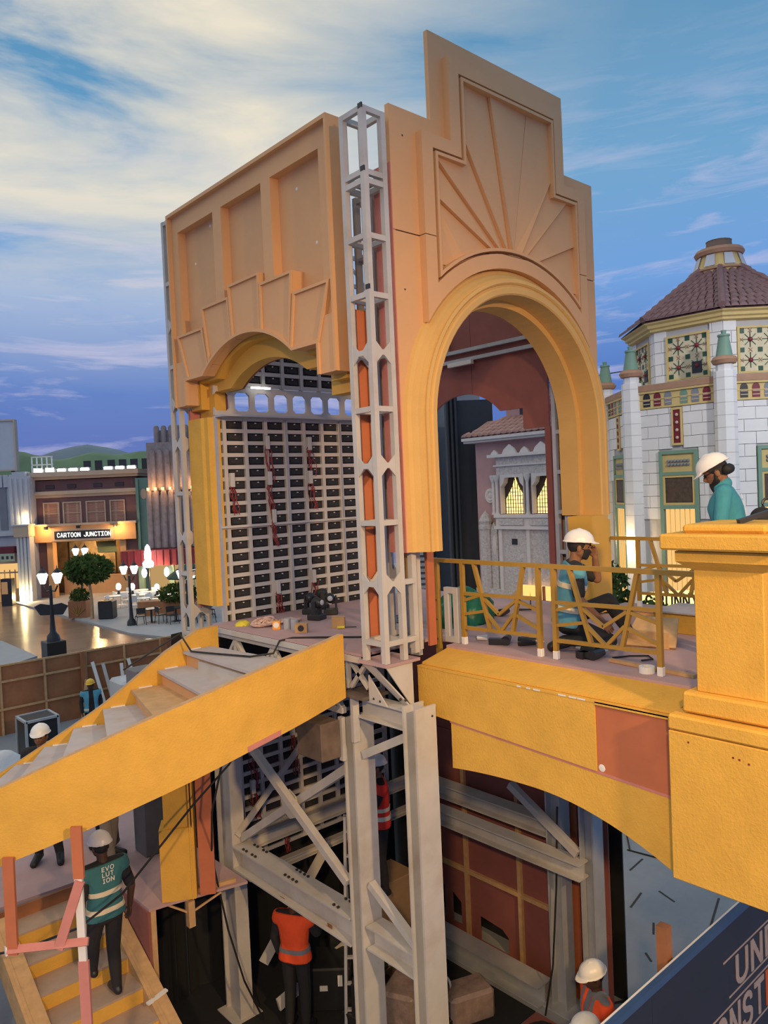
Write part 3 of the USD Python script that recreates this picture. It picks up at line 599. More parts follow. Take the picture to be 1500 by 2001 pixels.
# ================================================================ landing, lower pilaster and lower stair
ld = thing('stair_landing', 'dusty pink landing floor below the curved stair', 'landing', (3.2, 9.8, -3))
obj('floor_sheet', M().prism([(.6, 9.55), (3.46, 9.42), (3.49, 8.17), (3.75, 8.12), (4.6, 7.9), (4.6, 12.5), (.6, 12.5)], 'z', -3.03, -3.0), ply_pink, ld)
obj('side_panel', M().box(3.47, 3.50, 8.17, 9.5, -4.2, -3.03), maroon, ld, label='maroon side panel under the landing edge')
obj('edge_stud', M().box(3.50, 3.56, 8.15, 8.19, -4.2, -3.03), wood, ld); obj('edge_beam', M().box(2.2, 3.46, 9.40, 9.44, -3.17, -3.03), ply_brown, ld)
obj('underframe', M().beam((3.75, 8.2, -2.998), (4.5, 8.0, -2.998), .04, .08).beam((3.95, 8.1, -3.05), (3.95, 8.1, -3.35), .08).beam((3.72, 8.2, -3.05), (3.95, 8.1, -3.2), .02).beam((4.3, 8.0, -3.05), (3.95, 8.1, -3.2), .02), wood, ld)
dv, nv = np.array([.853, -.522, 0]), np.array([.522, .853, 0]); O = np.array([3.655, 8.185, 0])
def pilb(u0, u1, d0, d1, z0, z1):
    v = [O + dv*u + nv*d + np.array([0, 0, z]) for u in (u0, u1) for d in (d0, d1) for z in (z0, z1)]
    m = M().box(0, 1, 0, 1, 0, 1); m.v = [np.array(v)]; return m
lp = thing('lower_pilaster', 'ochre pilaster on a plinth beside the landing, under the curved stair', 'pilaster', O + np.array([.1, 0, -3]))
obj('plinth', pilb(0, .375, 0, .3, -2.998, -2.17), stucco, lp); obj('shaft', pilb(.055, .33, .03, .3, -2.17, -.75), stucco, lp)
obj('edge_bead', pilb(.335, .352, -.012, .3, -2.997, -.75), stucco, lp); obj('edge_bead', pilb(.365, .385, .01, .3, -2.997, -.75), stucco, lp)
ts = thing('terracotta_strip', 'bare terracotta board between the lower pilaster and the steel column', 'board', (4.1, 7.97, -3))
obj('board', M().raw([(4.04, 8.01, -2.998), (4.19, 7.92, -2.998), (4.10, 8.11, -2.998), (4.25, 8.02, -2.998), (4.04, 8.01, -.75), (4.19, 7.92, -.75), (4.10, 8.11, -.75), (4.25, 8.02, -.75)], [(0, 2, 1), (1, 2, 3), (4, 5, 6), (5, 7, 6), (0, 1, 5), (0, 5, 4), (1, 3, 7), (1, 7, 5), (3, 2, 6), (3, 6, 7), (2, 0, 4), (2, 4, 6)]), terra, ts)
gp = thing('grey_box_column', 'dark grey boxed column standing on the landing behind the ochre pilaster', 'column', (4.15, 9.5, -3))
obj('shaft', M().rbox(4.0, 4.3, 9.36, 9.7, -2.998, -.6, .01), mat('grey_box', (.15, .14, .14), .6, .15, 3.), gp)
ls = thing('lower_staircase', 'lower flight of dusty treads with ochre risers between timber strings', 'staircase', (2.8, 8.2, -4))
Y0, RUN, RISE = 9.42, .365, .17
for k in range(9):
    y, z = Y0 - RUN*k, -3.0 - RISE*(k+1)
    obj('tread', M().box(2.34, 3.30, y-RUN, y+.01, z-.025, z), mat('dusty_tread', (.40, .29, .22), .85, .12, 4.) if k == 0 else usdkit.UsdShade.Material.Get(stage, '/World/Looks/dusty_tread'), ls)
    if k: obj('riser', M().box(2.34, 3.30, y-.004, y+.012, z, z+RISE-.025), stucco, ls)
for x0, x1 in ((2.14, 2.34), (3.28, 3.46)):
    zt = lambda y: -3.04 - RISE/RUN*(9.3-y)
    m = M().prism([(y, zt(y)) for y in (9.3, 6.0)] + [(6.0, zt(6.0)-.34), (9.3, zt(9.3)-.34)], 'x', x0, x1)
    obj('string_board', m, wood, ls)
    obj('string_groove', M().prism([(y, zt(y)+.006) for y in (9.3, 6.0)] + [(6.0, zt(6.0)), (9.3, zt(9.3))], 'x', x0+.03, x0+.06), wood, ls)
obj('tape_strip', M().beam((3.24, 7.76, -3.76), (3.48, 7.80, -3.735), .05, .02), white_pl, ls, label='pale strap across the right string')

# foreground frame of pink boards hung from the stair
pf = thing('hanging_pink_frame', 'frame of narrow pink boards hanging below the near stringer', 'frame', (1.8, 6.3, -1.8))
def pb(name, p, q, w, mt=pink): obj(name, M().beam(p, q, .03, w, up=(.747, -.664, 0)), mt, pf)
pb('upright', (1.63, 6.40, -1.15), (1.63, 6.43, -1.93), .085, terra)
pb('lower_rail', (1.60, 6.45, -1.89), (2.08, 6.05, -1.86), .06)
pb('upright', (2.05, 6.09, -.95), (2.05, 6.09, -1.36), .085, terra)
pb('upright', (2.05, 6.10, -1.36), (2.05, 6.10, -2.02), .06, white_pl)
pb('upright', (2.05, 6.09, -2.02), (2.05, 6.09, -2.8), .08)
pb('slanted_board', (2.05, 6.075, -1.38), (1.90, 6.19, -1.90), .075)
obj('bracket', M().box(1.58, 1.62, 6.44, 6.47, -1.93, -1.86), white_pl, pf)
# ================================================================ hoarding on the right, its navy face with lettering
HY = 3.26
navy = mat('navy_hoarding', (.012, .014, .03), .5, .2, 2.); navy_edge = mat('blue_edge', (.03, .07, .17), .5, .1, 3.)
letter = mat('pale_lettering', (.34, .27, .25), .7, .15, 14.); orange_letter = mat('orange_lettering', (.55, .10, .012), .6, .1, 6.)
ho = thing('navy_hoarding', 'dark navy site hoarding with chalk-pale sign lettering and a blue top edge', 'hoarding', (6.5, HY, -5))
for x0, x1 in ((3.2, 5.6), (5.602, 8.0), (8.002, 10.4)):
    obj('panel', M().box(x0, x1, HY, HY+.04, -5, -2.62), navy, ho)
obj('edge_trim', M().box(3.2, 10.4, HY-.012, HY+.05, -2.66, -2.6), navy_edge, ho); obj('edge_cap', M().box(3.2, 10.4, HY+.04, HY+.055, -2.62, -2.595), white_pl, ho)
def letters(text, x0, pitch, z0, h, wid, mats):
    for i, ch in enumerate(text):
        t = meshkit.text_mesh(ch, h, .006, bold=True); v = np.array(t.vertices); w = v[:, 0].max()-v[:, 0].min()
        v[:, 0] = (v[:, 0]-v[:, 0].min())*(wid/w); v[:, 1] = (v[:, 1]-v[:, 1].min())*(h/(v[:, 1].max()-v[:, 1].min()))
        obj('lettering', (np.c_[x0+pitch*i+v[:, 0], HY-v[:, 2]-.001, z0+v[:, 1]], np.array(t.faces)[:, ::-1]*1 if False else np.array(t.faces)), mats(ch, i), ho)
letters('UNDER', 7.13, .335, -3.33, .31, .27, lambda c, i: letter)
letters('CONSTRUCTION', 6.43, .272, -3.83, .36, .225, lambda c, i: orange_letter if i == 5 else letter)
for z, a, b in ((-2.985, 6.88, 8.7), (-3.355, 6.98, 8.7), (-3.44, 6.3, 9.6), (-3.86, 6.3, 9.6)): obj('rule_line', M().box(a, b, HY-.005, HY, z-.008, z+.008), letter, ho)
obj('screw_mark', M().box(5.88, 5.90, HY-.004, HY, -3.55, -3.44).box(6.25, 6.27, HY-.004, HY, -3.62, -3.55), letter, ho)
obj('brown_post', M().box(6.05, 6.14, HY+.1, HY+.2, -5, -2.35), ply_brown, ho)
for i, pts in enumerate([[(12.6, 8.1), (10.9, 7.2), (9.5, 6.2)], [(11.9, 7.3), (12.05, 6.4), (12.4, 5.4)], [(11.9, 7.25), (12.8, 7.9), (14, 8.4)], [(8.2, 5.3), (8.8, 4.95), (9.4, 4.5), (10.5, 3.8)]]):
    obj('floor_cable', M().tube([(x, y, GZ+.012) for x, y in pts], .014, 5), rubber, label=['black cable on the concrete beside the right steel column', 'black cable forking to the right on the concrete', 'black cable running away over the concrete floor', 'black cable on the concrete behind the hoarding'][i], cat='cable')
ck_ = M()
for x, y, a, L in ((10.3, 6.3, .2, .5), (10.9, 5.9, 1.2, .35), (11.3, 6.9, .1, .5), (9.9, 5.7, .5, .3), (9.3, 5.4, .9, .2), (10.6, 5.2, .3, .9)):
    ck_.beam((x, y, GZ+.003), (x+L*math.cos(a), y+L*math.sin(a), GZ+.003), .03, .004)
obj('scrap_strips', ck_, rubber, label='scattered dark scraps on the grey concrete right of the tower', cat='scrap', kind='stuff')

# ================================================================ plywood hoarding at the left, seen from its framed back
pfn = thing('plywood_fence', 'brown plywood site fence with timber framing across the plaza edge', 'fence', (8, 23.7, -5))
xs = np.arange(.0, 15.9, 1.22)
for i, x in enumerate(xs):
    obj('plywood_panel', M().box(x+.006, x+1.214, 23.72, 23.74, -5, -3.0), ply_brown, pfn)
    obj('stud', M().box(x-.03, x+.03, 23.66, 23.72, -5, -3.0), wood, pfn)
    if i % 2 == 0:
        for z in (-3.45, -4.25): obj('rail', M().box(x, x+2.4, 23.64, 23.68, z-.03, z+.03), wood, pfn)
for x in (8.35, 11.0): obj('post', M().box(x, x+.14, 23.5, 23.62, -5, -2.95), ply_brown, pfn)
obj('top_rail', M().box(0, 15.9, 23.7, 23.76, -3.02, -2.97), wood, pfn)
for i, (x, a, m_, L) in enumerate(((8.9, .25, white_pl, 1.7), (9.15, .18, steel, 1.6), (9.45, -.1, white_pl, 1.5), (8.1, -.35, wood, 1.2), (10.0, .22, white_pl, 1.6))):
    obj('leaning_board', M().beam((x, 23.0, -5), (x-a, 23.45, -5+L), .10, .03, up=(0, 1, 0)), m_, label=['long white strip leaning on the plywood fence', 'grey strip leaning beside the white ones on the fence', 'white strip leaning right of the grey one on the fence', 'short timber piece leaning on the fence, leftmost', 'white strip leaning on the fence nearest the standing worker'][i], cat='board')
fc = thing('flight_case', 'black flight case with silver edges by the plywood fence', 'case', (6.3, 21.2, -5))
obj('body', M().box(5.9, 6.7, 20.8, 21.6, -5+.0, -4.0), black_pl, fc)
for x in (5.9, 6.7):
    for y in (20.8, 21.6): obj('corner_rail', M().box(x-.03, x+.03, y-.03, y+.03, -5, -3.98), steel_cool, fc)
for y in (20.8, 21.6): obj('corner_rail', M().box(5.9, 6.7, y-.03, y+.03, -4.03, -3.97), steel_cool, fc)
for x in (5.9, 6.7): obj('corner_rail', M().box(x-.03, x+.03, 20.8, 21.6, -4.03, -3.97), steel_cool, fc)
# ================================================================ plaza ground
YD = -math.degrees(YAW)
wet = mat('wet_brown_paving', (.13, .085, .06), .22, .35, .5, bump=.002, bscale=6.)
kerb = mat('pale_paving', (.36, .36, .37), .7, .08, 1.0)
obj('plaza_street', M().box(-20, 60, 23.9, 75, GZ-.01, GZ+.012), wet, kind='structure')
obj('terrace_paving', M().prism([(15.3, 70), (15.3, 36.2), (16.1, 33.2), (20, 25), (45, 25), (45, 70)], 'z', GZ+.012, GZ+.10), kerb, kind='structure')
obj('side_pavement', M().prism([(10.45, 40), (10.4, 34.5), (8.6, 33.2), (-10, 30), (-10, 44)], 'z', GZ+.012, GZ+.09), kerb, kind='structure')

def loc_thing(name, label, cat, u, d, z=GZ, group=None):
    """A thing of the plaza front; u to the right and d away, along the plaza's own axes."""
    c, s = math.cos(YAW), math.sin(YAW)
    return thing(name, label, cat, (u*c + d*s, -u*s + d*c, z), group)
def F(m): return m.turn(YD)

# ================================================================ hills
hg = mat('green_hill', (.115, .185, .095), .9, .35, .08); hb = mat('blue_hill', (.15, .20, .235), .9, .2, .05)
def hill(name, pts, d0, d1, m, label, seed):
    us_ = np.linspace(pts[0][0], pts[-1][0], 70); h = np.interp(us_, [p[0] for p in pts], [p[1] for p in pts])
    rows = 14; v = []
    for j in range(rows):
        t = j/(rows-1); k = math.sin(math.pi*t)**.8
        for i, u in enumerate(us_):
            n = meshkit.fbm(np.array([[u*.12, t*5, seed]]), 4, seed)[0]-.5
            v.append((u, d0+(d1-d0)*t, GZ + (h[i]-GZ)*k + n*2.2*k))
    f = [t for j in range(rows-1) for i in range(69) for q in [j*70+i] for t in ((q, q+1, q+71), (q, q+71, q+70))]
    m2 = F(M().raw(v, f)); t = obj(name, m2, m, label=label, cat='hill', kind='structure', smooth=True)
hill('hill', [(-125, 2), (-95, 8), (-78, 12), (-70, 13.3), (-64, 14.2), (-58, 13.0), (-52, 11.2), (-46, 8), (-30, 0)], 150, 190, hb, 'blue-grey hill highest on the skyline behind the shops', 3)
hill('hill', [(-115, 5), (-80, 9.6), (-70, 10.4), (-62, 10.6), (-57, 9.2), (-50, 9.8), (-44, 9.4), (-36, 5), (-25, 0)], 118, 150, hg, 'green hill in front, right below the skyline at left', 9)
hill('hill', [(-70, 3), (-56, 8.5), (-50, 10.0), (-44, 10.6), (-38, 10.4), (-30, 7), (-20, 0)], 125, 160, hg, 'green hill at the right of the skyline beside the fluted building', 5)

# ================================================================ sign building
brown = mat('plum_stucco', (.17, .085, .085), .8, .06, 2.); cream = mat('cream_trim', (.50, .38, .27), .7, .06, 3.); peach = mat('peach_stucco', (.62, .36, .17), .8, .06, 2.)
brickm = usdkit.material(stage, '/World/Looks/far_brick', {"tc": ("texture_coordinate", {}), "m": ("mapping", {"scale": (1, 1, 1)}), "g": ("geometry", {}), "s": ("separate_xyz", {}), "c": ("combine_xyz", {}), "a": ("math", {"math_type": "add"}),
    "b": ("brick_texture", {"color1": (.36, .16, .11), "color2": (.27, .11, .08), "mortar": (.45, .32, .24), "scale": 5.0, "brick_width": .55, "row_height": .25, "mortar_size": .03}), "p": ("principled_bsdf", {"roughness": .85})},
    [("g.position", "s.vector"), ("s.x", "a.value1"), ("s.y", "a.value2"), ("a.value", "c.x"), ("s.z", "c.y"), ("c.vector", "b.vector"), ("b.color", "p.base_color")], surface="p.BSDF")
sb = loc_thing('corner_shop', 'plum two-storey shop with a lit white-on-black sign over its open front', 'building', -20.7, 53)
D0 = 53
def lb(name, par, mt, *boxes, parent=None, **k):
    m = M()
    for b in boxes: m.box(*b)
    return obj(name, F(m), mt, parent or par, **k)
lb('upper_wall', sb, brown, (-24.3, -17.0, D0, D0+8, .0, 3.2)); lb('side_wall', sb, brown, (-24.35, -23.1, D0-.05, D0+.5, GZ, -.0)); lb('side_wall', sb, brown, (-17.9, -17.0, D0-.05, D0+.5, GZ, 0))
lb('cornice', sb, cream, (-24.5, -16.8, D0-.35, D0+8, 3.25, 3.45), (-24.6, -16.7, D0-.55, D0+8, 3.45, 3.75))
lb('string_course', sb, cream, (-24.4, -16.95, D0-.15, D0, 2.0, 2.2), (-24.45, -16.9, D0-.3, D0, 2.2, 2.45))
for u in (-23.3, -21.8, -20.0, -18.5):
    k = lb('vent', sb, black_pl, (u, u+.6, D0-.04, D0+.02, 2.62, 2.88)); lb('vent_louvre', sb, brown, *[(u+.03, u+.57, D0-.06, D0-.03, 2.65+.07*i, 2.68+.07*i) for i in range(3)], parent=k)
for u0, u1 in ((-23.45, -22.5), (-22.1, -20.98), (-20.5, -19.3), (-18.85, -17.95)):
    k = lb('blind_window', sb, brickm, (u0, u1, D0-.02, D0+.05, .22, 1.6))
    lb('window_surround', sb, cream, (u0-.08, u0, D0-.1, D0, .15, 1.68), (u1, u1+.08, D0-.1, D0, .15, 1.68), (u0, u1, D0-.1, D0, 1.6, 1.68), (u0, u1, D0-.06, D0, .88, .93), parent=k)
lb('sign_fascia', sb, peach, (-24.1, -17.05, D0-.6, D0, -1.05, .05)); lb('fascia_ledge', sb, cream, (-24.15, -16.95, D0-.75, D0, .05, .2))
k = lb('sign_board', sb, black_pl, (-22.6, -18.8, D0-.68, D0-.6, -.86, -.32)); lb('sign_frame', sb, cream, (-22.85, -18.55, D0-.64, D0-.6, -1.0, -.2), parent=k)
signglow = glow('sign_white', (1, .93, .78), 2.2)
x = -22.42
for ch in 'CARTOON JUNCTION':
    if ch == ' ': x += .2; continue
    t = meshkit.text_mesh(ch, .30, .03, bold=True); v = np.array(t.vertices); w = (v[:, 0].max()-v[:, 0].min()); v[:, 0] -= v[:, 0].min()
    s_ = min(.20/w, 1.2); m = M().raw(np.c_[x+v[:, 0]*s_, D0-.685-v[:, 2], -.74+v[:, 1]], t.faces); obj('sign_letter', F(m), signglow, sb); x += w*s_+.035
lb('opening_dark', sb, mat('shop_interior', (.16, .10, .05), .8, .4, 2.), (-24.3, -17.0, D0+2.5, D0+2.7, GZ, -1.0), (-24.3, -17.0, D0+.01, D0+2.6, -1.1, -1.0))
lb('jamb', sb, peach, (-23.35, -22.95, D0-.25, D0+.4, GZ, -1.05)); lb('jamb', sb, peach, (-18.3, -17.9, D0-.25, D0+.4, GZ, -1.05))
lb('counter', sb, peach, (-22.9, -18.6, D0+1.2, D0+1.5, GZ, -3.6)); lb('display_case', sb, cream, (-22.0, -20.9, D0+1.6, D0+1.9, -3.3, -2.9), (-20.7, -19.9, D0+1.6, D0+1.9, -3.2, -2.8))
lb('mural', sb, mat('stone_mural', (.22, .17, .10), .9, .5, 2.5), (-22.9, -19.6, D0+2.4, D0+2.5, -4.0, -1.1))
aw = M().raw([(-20.2, D0+.4, -1.15), (-18.9, D0+.4, -1.15), (-18.3, D0-.9, -1.85), (-19.6, D0-.9, -1.85), (-20.2, D0+.4, -1.2), (-18.9, D0+.4, -1.2), (-18.3, D0-.9, -1.9), (-19.6, D0-.9, -1.9)], [(0, 1, 2), (0, 2, 3), (4, 6, 5), (4, 7, 6), (0, 3, 7), (0, 7, 4), (3, 2, 6), (3, 6, 7), (2, 1, 5), (2, 5, 6), (1, 0, 4), (1, 4, 5)])
obj('green_awning', F(aw), mat('green_awning', (.16, .20, .09), .8, .1, 2.), sb)
for u in (-23.0, -20.8, -18.3): lb('spot_lamp', sb, black_pl, (u-.1, u+.1, D0-1.15, D0-.9, -.15, .05), (u-.02, u+.02, D0-1.0, D0-.6, .0, .04))
for i, u in enumerate(np.linspace(-23.6, -17.2, 9)):
    if i in (0, 1, 2, 3, 4, 6, 7, 8):
        k = loc_thing('roof_floodlight', f'white-glowing floodlight on the shop roof edge, {["first", "second", "third", "fourth", "fifth", "sixth", "sixth", "seventh", "eighth"][i]} from the left', 'lamp', u, D0-.2, 3.75)
        lb('housing', k, white_pl, (u-.25, u+.25, D0-.35, D0+.1, 3.76, 4.0)); lb('lens', k, glow('flood_white', (1, .95, .85), 7.), (u-.3, u+.3, D0-.4, D0-.35, 3.78, 4.06)) if not i else lb('lens', k, usdkit.UsdShade.Material.Get(stage, '/World/Looks/flood_white'), (u-.3, u+.3, D0-.4, D0-.35, 3.78, 4.06 if i in (1, 5) else 3.95))
k = loc_thing('roof_panel_row', 'row of small black louvre panels standing on the shop roof', 'panel', -19, D0+1, 3.75)
for u in (-21.0, -20.2, -19.3, -18.5, -17.7, -16.9): lb('louvre_panel', k, black_pl, (u, u+.5, D0+1, D0+1.1, 3.76, 4.5))
k = loc_thing('roof_lattice', 'white lattice frame on the roof beside the billboard', 'frame', -23.6, D0+.5, 3.75)
for i in range(5): lb('bar', k, white_pl, (-24.4+.35*i, -24.33+.35*i, D0+.4, D0+.5, 3.76, 4.9))
for z in (4.3, 4.85): lb('bar', k, white_pl, (-24.4, -22.9, D0+.4, D0+.5, z, z+.07))

# ================================================================ white building and billboard
wht = mat('white_stucco', (.46, .48, .52), .7, .05, 2.); grey_p = mat('grey_panel', (.20, .21, .24), .7, .1, 2.)
wb = loc_thing('white_shop', 'white art-deco shop with a fluted corner pier and a small awning at the left edge', 'building', -26, 52.4)
D1 = 52.4
lb('wall', wb, wht, (-33, -24.0, D1, D1+.55, GZ, 3.4), (-33, -24.6, D1+.55, D1+6, GZ, 3.4))
for i in range(21): lb('parapet_fin', wb, wht, (-33+.42*i, -32.67+.42*i, D1-.14, D1+.3, 2.85, 3.7))
lb('pier', wb, wht, (-25.5, -24.02, D1-.25, D1+.5, .2, 3.57), (-25.2, -24.3, D1-.25, D1+.5, 3.57, 3.86))
for i in range(4): lb('pier_rib', wb, wht, (-25.4+.36*i, -25.22+.36*i, D1-.32, D1-.25, .2, 3.4))
lb('grey_inlay', wb, grey_p, (-26.25, -25.75, D1-.05, D1, -.06, 3.15)); lb('window', wb, black_pl, (-28.1, -26.5, D1-.06, D1, -.18, 1.48)); lb('window', wb, black_pl, (-27.6, -26.35, D1-.06, D1, 2.32, 2.61))
lb('string_course', wb, wht, (-33, -24.9, D1-.2, D1, -.48, -.24))
cap_ = loc_thing('lit_corner_pier', 'slim fluted pier with a square cap glowing from lamps at its foot', 'column', -24.3, D1-.9)
lb('cap', cap_, cream, (-24.8, -23.8, D1-1.3, D1-.35, -.54, .2)); lb('cap_ledge', cap_, wht, (-24.86, -23.74, D1-1.36, D1-.33, .2, .29))
for i in range(4): lb('flute', cap_, wht, (-24.7+.24*i, -24.54+.24*i, D1-1.18, D1-1.0, GZ+.02, -.54))
lb('core', cap_, wht, (-24.7, -23.86, D1-1.08, D1-.4, GZ+.02, -.54))
lb('awning', wb, mat('dark_red', (.13, .015, .025), .7, .1, 2.), (-33, -24.95, D1-1.1, D1, -1.61, -1.19)); lb('awning_sign', wb, mat('sage', (.30, .36, .28), .7, .1, 2.), (-33, -24.9, D1-1.16, D1-1.1, -2.14, -1.63))
for i in range(8): lb('sign_stud', wb, black_pl, (-27.3+.31*i, -27.15+.31*i, D1-1.18, D1-1.16, -1.99, -1.79))
lb('shop_window', wb, glow('shop_glow', (1, .60, .22), .9), (-33, -25.1, D1-.04, D1, -4.1, -2.38))
for i in range(6): lb('window_bar', wb, cream, (-26.9+.36*i, -26.85+.36*i, D1-.1, D1-.04, -4.1, -2.8))
lb('window_rail', wb, cream, (-33, -25.1, D1-.1, D1-.04, -3.04, -2.94)); lb('sill_wall', wb, peach, (-33, -25.0, D1-.15, D1, GZ, -4.1))
k = loc_thing('info_kiosk', 'black kiosk with a glowing screen beside the white shop', 'kiosk', -24.9, D1-2.2)
lb('body', k, black_pl, (-25.3, -24.6, D1-2.4, D1-1.9, GZ+.012, -3.2)); lb('screen', k, glow('kiosk_glow', (.9, .5, .25), .35), (-25.25, -24.85, D1-2.42, D1-2.4, -4.2, -3.4))
bb = loc_thing('billboard', 'blank white billboard panel above the white shop', 'billboard', -29.5, 60)
lb('panel', bb, wht, (-36, -28.6, 60, 60.3, 4.4, 8.2)); lb('frame', bb, cream, (-28.62, -28.5, 59.9, 60.35, 4.3, 8.3), (-36, -28.62, 59.9, 60.35, 8.2, 8.32), (-36, -28.62, 59.9, 60.35, 4.3, 4.42)); lb('leg', bb, black_pl, (-29.0, -28.8, 60, 60.2, GZ, 4.3)); lb('leg', bb, black_pl, (-33.0, -32.8, 60, 60.2, GZ, 4.3))

# ================================================================ fluted building and teal strip
stone_f = mat('weathered_fluted_stone', (.27, .225, .225), .85, .18, 3., dirt=((.16, .12, .10), .6, 2.)); redaw = mat('red_canopy', (.20, .018, .025), .6, .15, 3.)
D2 = 50
fb2 = loc_thing('fluted_building', 'tall weathered building with three tiers of fluted half columns and warm lamps', 'building', -13.5, D2)
lb('core_wall', fb2, stone_f, (-15.4, -9.6, D2+.3, D2+6, GZ, 5.3))
for z0, z1, u0, dd in ((4.75, 6.4, -14.95, .5), (2.15, 4.8, -15.2, .2), (-1.6, 2.15, -15.5, 0)):
    for i in range(11):
        u = u0 + .48*i
        if u > -10.2: break
        m = M().lathe([(0, z0), (.19, z0), (.19, z1-.12), (.13, z1), (0, z1+.04)], (u+.19, D2+dd+.1, 0), 10).lathe([(0, z0), (.09, z0), (.09, z1-.3), (0, z1-.28)], (u+.42, D2+dd+.18, 0), 8)
        obj('fluted_column', F(m), stone_f, fb2, smooth=40)
fg = glow('amber_lamp', (1, .45, .12), 6.)
for i in range(8): lb('amber_lamp', fb2, fg, (-15.4+.48*i, -15.24+.48*i, D2-.08, D2+.02, 2.17, 2.35))
lb('red_canopy', fb2, redaw, (-16.9, -9.6, D2-1.3, D2+.2, -2.64, -1.66))
for i in range(17): lb('canopy_rib', fb2, redaw, (-16.85+.43*i, -16.77+.43*i, D2-1.36, D2-1.3, -2.66, -1.64))
lb('shopfront', fb2, glow('shopfront_glow', (1, .62, .25), .5), (-15.5, -9.6, D2+.1, D2+.25, -4.8, -2.64))
for u in (-16.2, -14.2, -12.9): lb('door_post', fb2, mat('green_post', (.17, .24, .16), .7, .1, 3.) if u < -16 else UsdShade.Material.Get(stage, '/World/Looks/green_post'), (u, u+.32, D2-.1, D2+.3, GZ+.1, -2.64))
wl = glow('white_lamp', (1, .93, .80), 9.)
for u, z in ((-15.7, -3.15), (-14.25, -3.15)): obj('wall_lamp', F(M().ball((u, D2-.5, z), .17, 2, (1, 1, 1.9))), wl, fb2)
cl = loc_thing('canopy_lantern', 'tall white glowing lantern in front of the red canopy', 'lamp', -14.95, D2-2, -2.7)
obj('flame_globe', F(M().lathe([(0, -2.72), (.32, -2.66), (.37, -2.4), (.22, -2.22), (.24, -1.8), (.14, -1.36), (0, -1.2)], (-14.95, D2-2, 0), 10)), wl, cl); lb('pole', cl, black_pl, (-15.0, -14.9, D2-2.05, D2-1.95, GZ+.1, -2.7))
tl = loc_thing('teal_facade', 'narrow teal facade strip with a round window between the shop and the fluted building', 'building', -16.5, 52.5)
lb('wall', tl, mat('teal_stucco', (.13, .25, .22), .8, .08, 2.), (-16.95, -16.0, 52.5, 54, GZ, 3.1)); lb('rib', tl, UsdShade.Material.Get(stage, '/World/Looks/teal_stucco'), (-16.85, -16.72, 52.35, 52.5, GZ, 3.0)); obj('round_window', F(M().ball((-16.4, 52.48, 2.0), .28, 2, (.8, .1, 1.3))), cream, tl)

# ================================================================ street lamps, tree, terrace
def street_lamp(x, y, z, h, s, label, ped=0., base=.12, shields=False):
    t = thing('street_lamp', label, 'street lamp', (x, y, z), 'twin-globe street lamps on the plaza')
    if ped: obj('pedestal', M().rbox(x-.38, x+.38, y-.38, y+.38, z, z+ped, .03), black_pl, t)
    zz = z+ped
    obj('pole', M().lathe([(0, 0), (.22*s, 0), (.2*s, .2), (.1*s, .35), (.075*s, .8), (.055*s, 1.5), (.05*s, h-ped-.55), (0, h-ped-.5)], (x, y, zz), 12), black_pl, t, smooth=40)
    for k in (-1, 1):
        ox, oy = .747*.25*k*s, -.664*.25*k*s
        obj('arm', M().tube([(x, y, zz+h-ped-.75), (x+ox*.6, y+oy*.6, zz+h-ped-.8), (x+ox, y+oy, zz+h-ped-.55)], .03*s, 6), black_pl, t)
        obj('globe', M().lathe([(0, -.28), (.10, -.28), (.22, .08), (.15, .16), (0, .16)], (x+ox, y+oy, z+h-.2), 10), wl, t)
        obj('globe_cap', M().lathe([(.19, .16), (.1, .27), (.02, .34), (.01, .45), (0, .45)], (x+ox, y+oy, z+h-.2), 10), black_pl, t)
        if shields: obj('shield', M().hull([(x+ox*(.1+1.9*a)-.02, y+oy*(.1+1.9*a)+b, z+h+c) for a, c in ((0, -1.35), (.1, -1.75), (.75, -1.75), (1.15, -1.4), (.7, -1.28)) for b in (-.04, .04)]), black_pl, t)
    return t
street_lamp(10.35, 32.15, GZ+.09, 3.75, 1.2, 'twin-globe black street lamp on a square black pedestal with two dark shields', ped=.95, shields=True)
street_lamp(16.35, 38.5, GZ+.1, 3.15, 1.1, 'slim twin-globe street lamp right of the round tree on the terrace kerb')
street_lamp(18.1, 35.6, GZ+.1, 2.9, 1.2, 'twin-globe street lamp close behind the left lattice column')
street_lamp(16.8, 46.5, GZ+.1, 3.8, 1.1, 'twin-globe street lamp whose globes show above the round tree')
leaf = usdkit.material(stage, '/World/Looks/leaf', {"o": ("geometry", {}), "n": ("noise_texture", {"scale": 3.}), "r": ("rgb_ramp", {"ramp": [(.3, (.03, .06, .02)), (.7, (.10, .14, .04))]}), "d": ("diffuse_bsdf", {}), "t": ("translucent_bsdf", {}), "m": ("mix_closure", {"fac": .3})},
    [("o.position", "n.vector"), ("n.fac", "r.fac"), ("r.color", "d.color"), ("r.color", "t.color"), ("d.BSDF", "m.closure1"), ("t.BSDF", "m.closure2")], surface="m.closure")
def foliage(c, rad, n, size, seed, flat=1., floor=None):
    g = np.random.default_rng(seed); d = g.normal(size=(n, 3)); d /= np.linalg.norm(d, axis=1, keepdims=True)
    p = np.array(c) + d*(g.uniform(.45, 1, (n, 1))**.5)*np.array(rad)
    if floor is not None: p[:, 2] = np.maximum(p[:, 2], floor)
    a = g.normal(size=(n, 3)); a /= np.linalg.norm(a, axis=1, keepdims=True); b = np.cross(a, d); b /= np.linalg.norm(b, axis=1, keepdims=True)+1e-9
    L = size*g.uniform(.7, 1.3, (n, 1)); W = L*.4
    v = np.stack([p-a*L, p+b*W+a*L*.1, p+a*L, p-b*W+a*L*.1], 1).reshape(-1, 3)
    k = np.arange(n)[:, None]*4
    return v, np.vstack([k+[0, 1, 2], k+[0, 2, 3]])
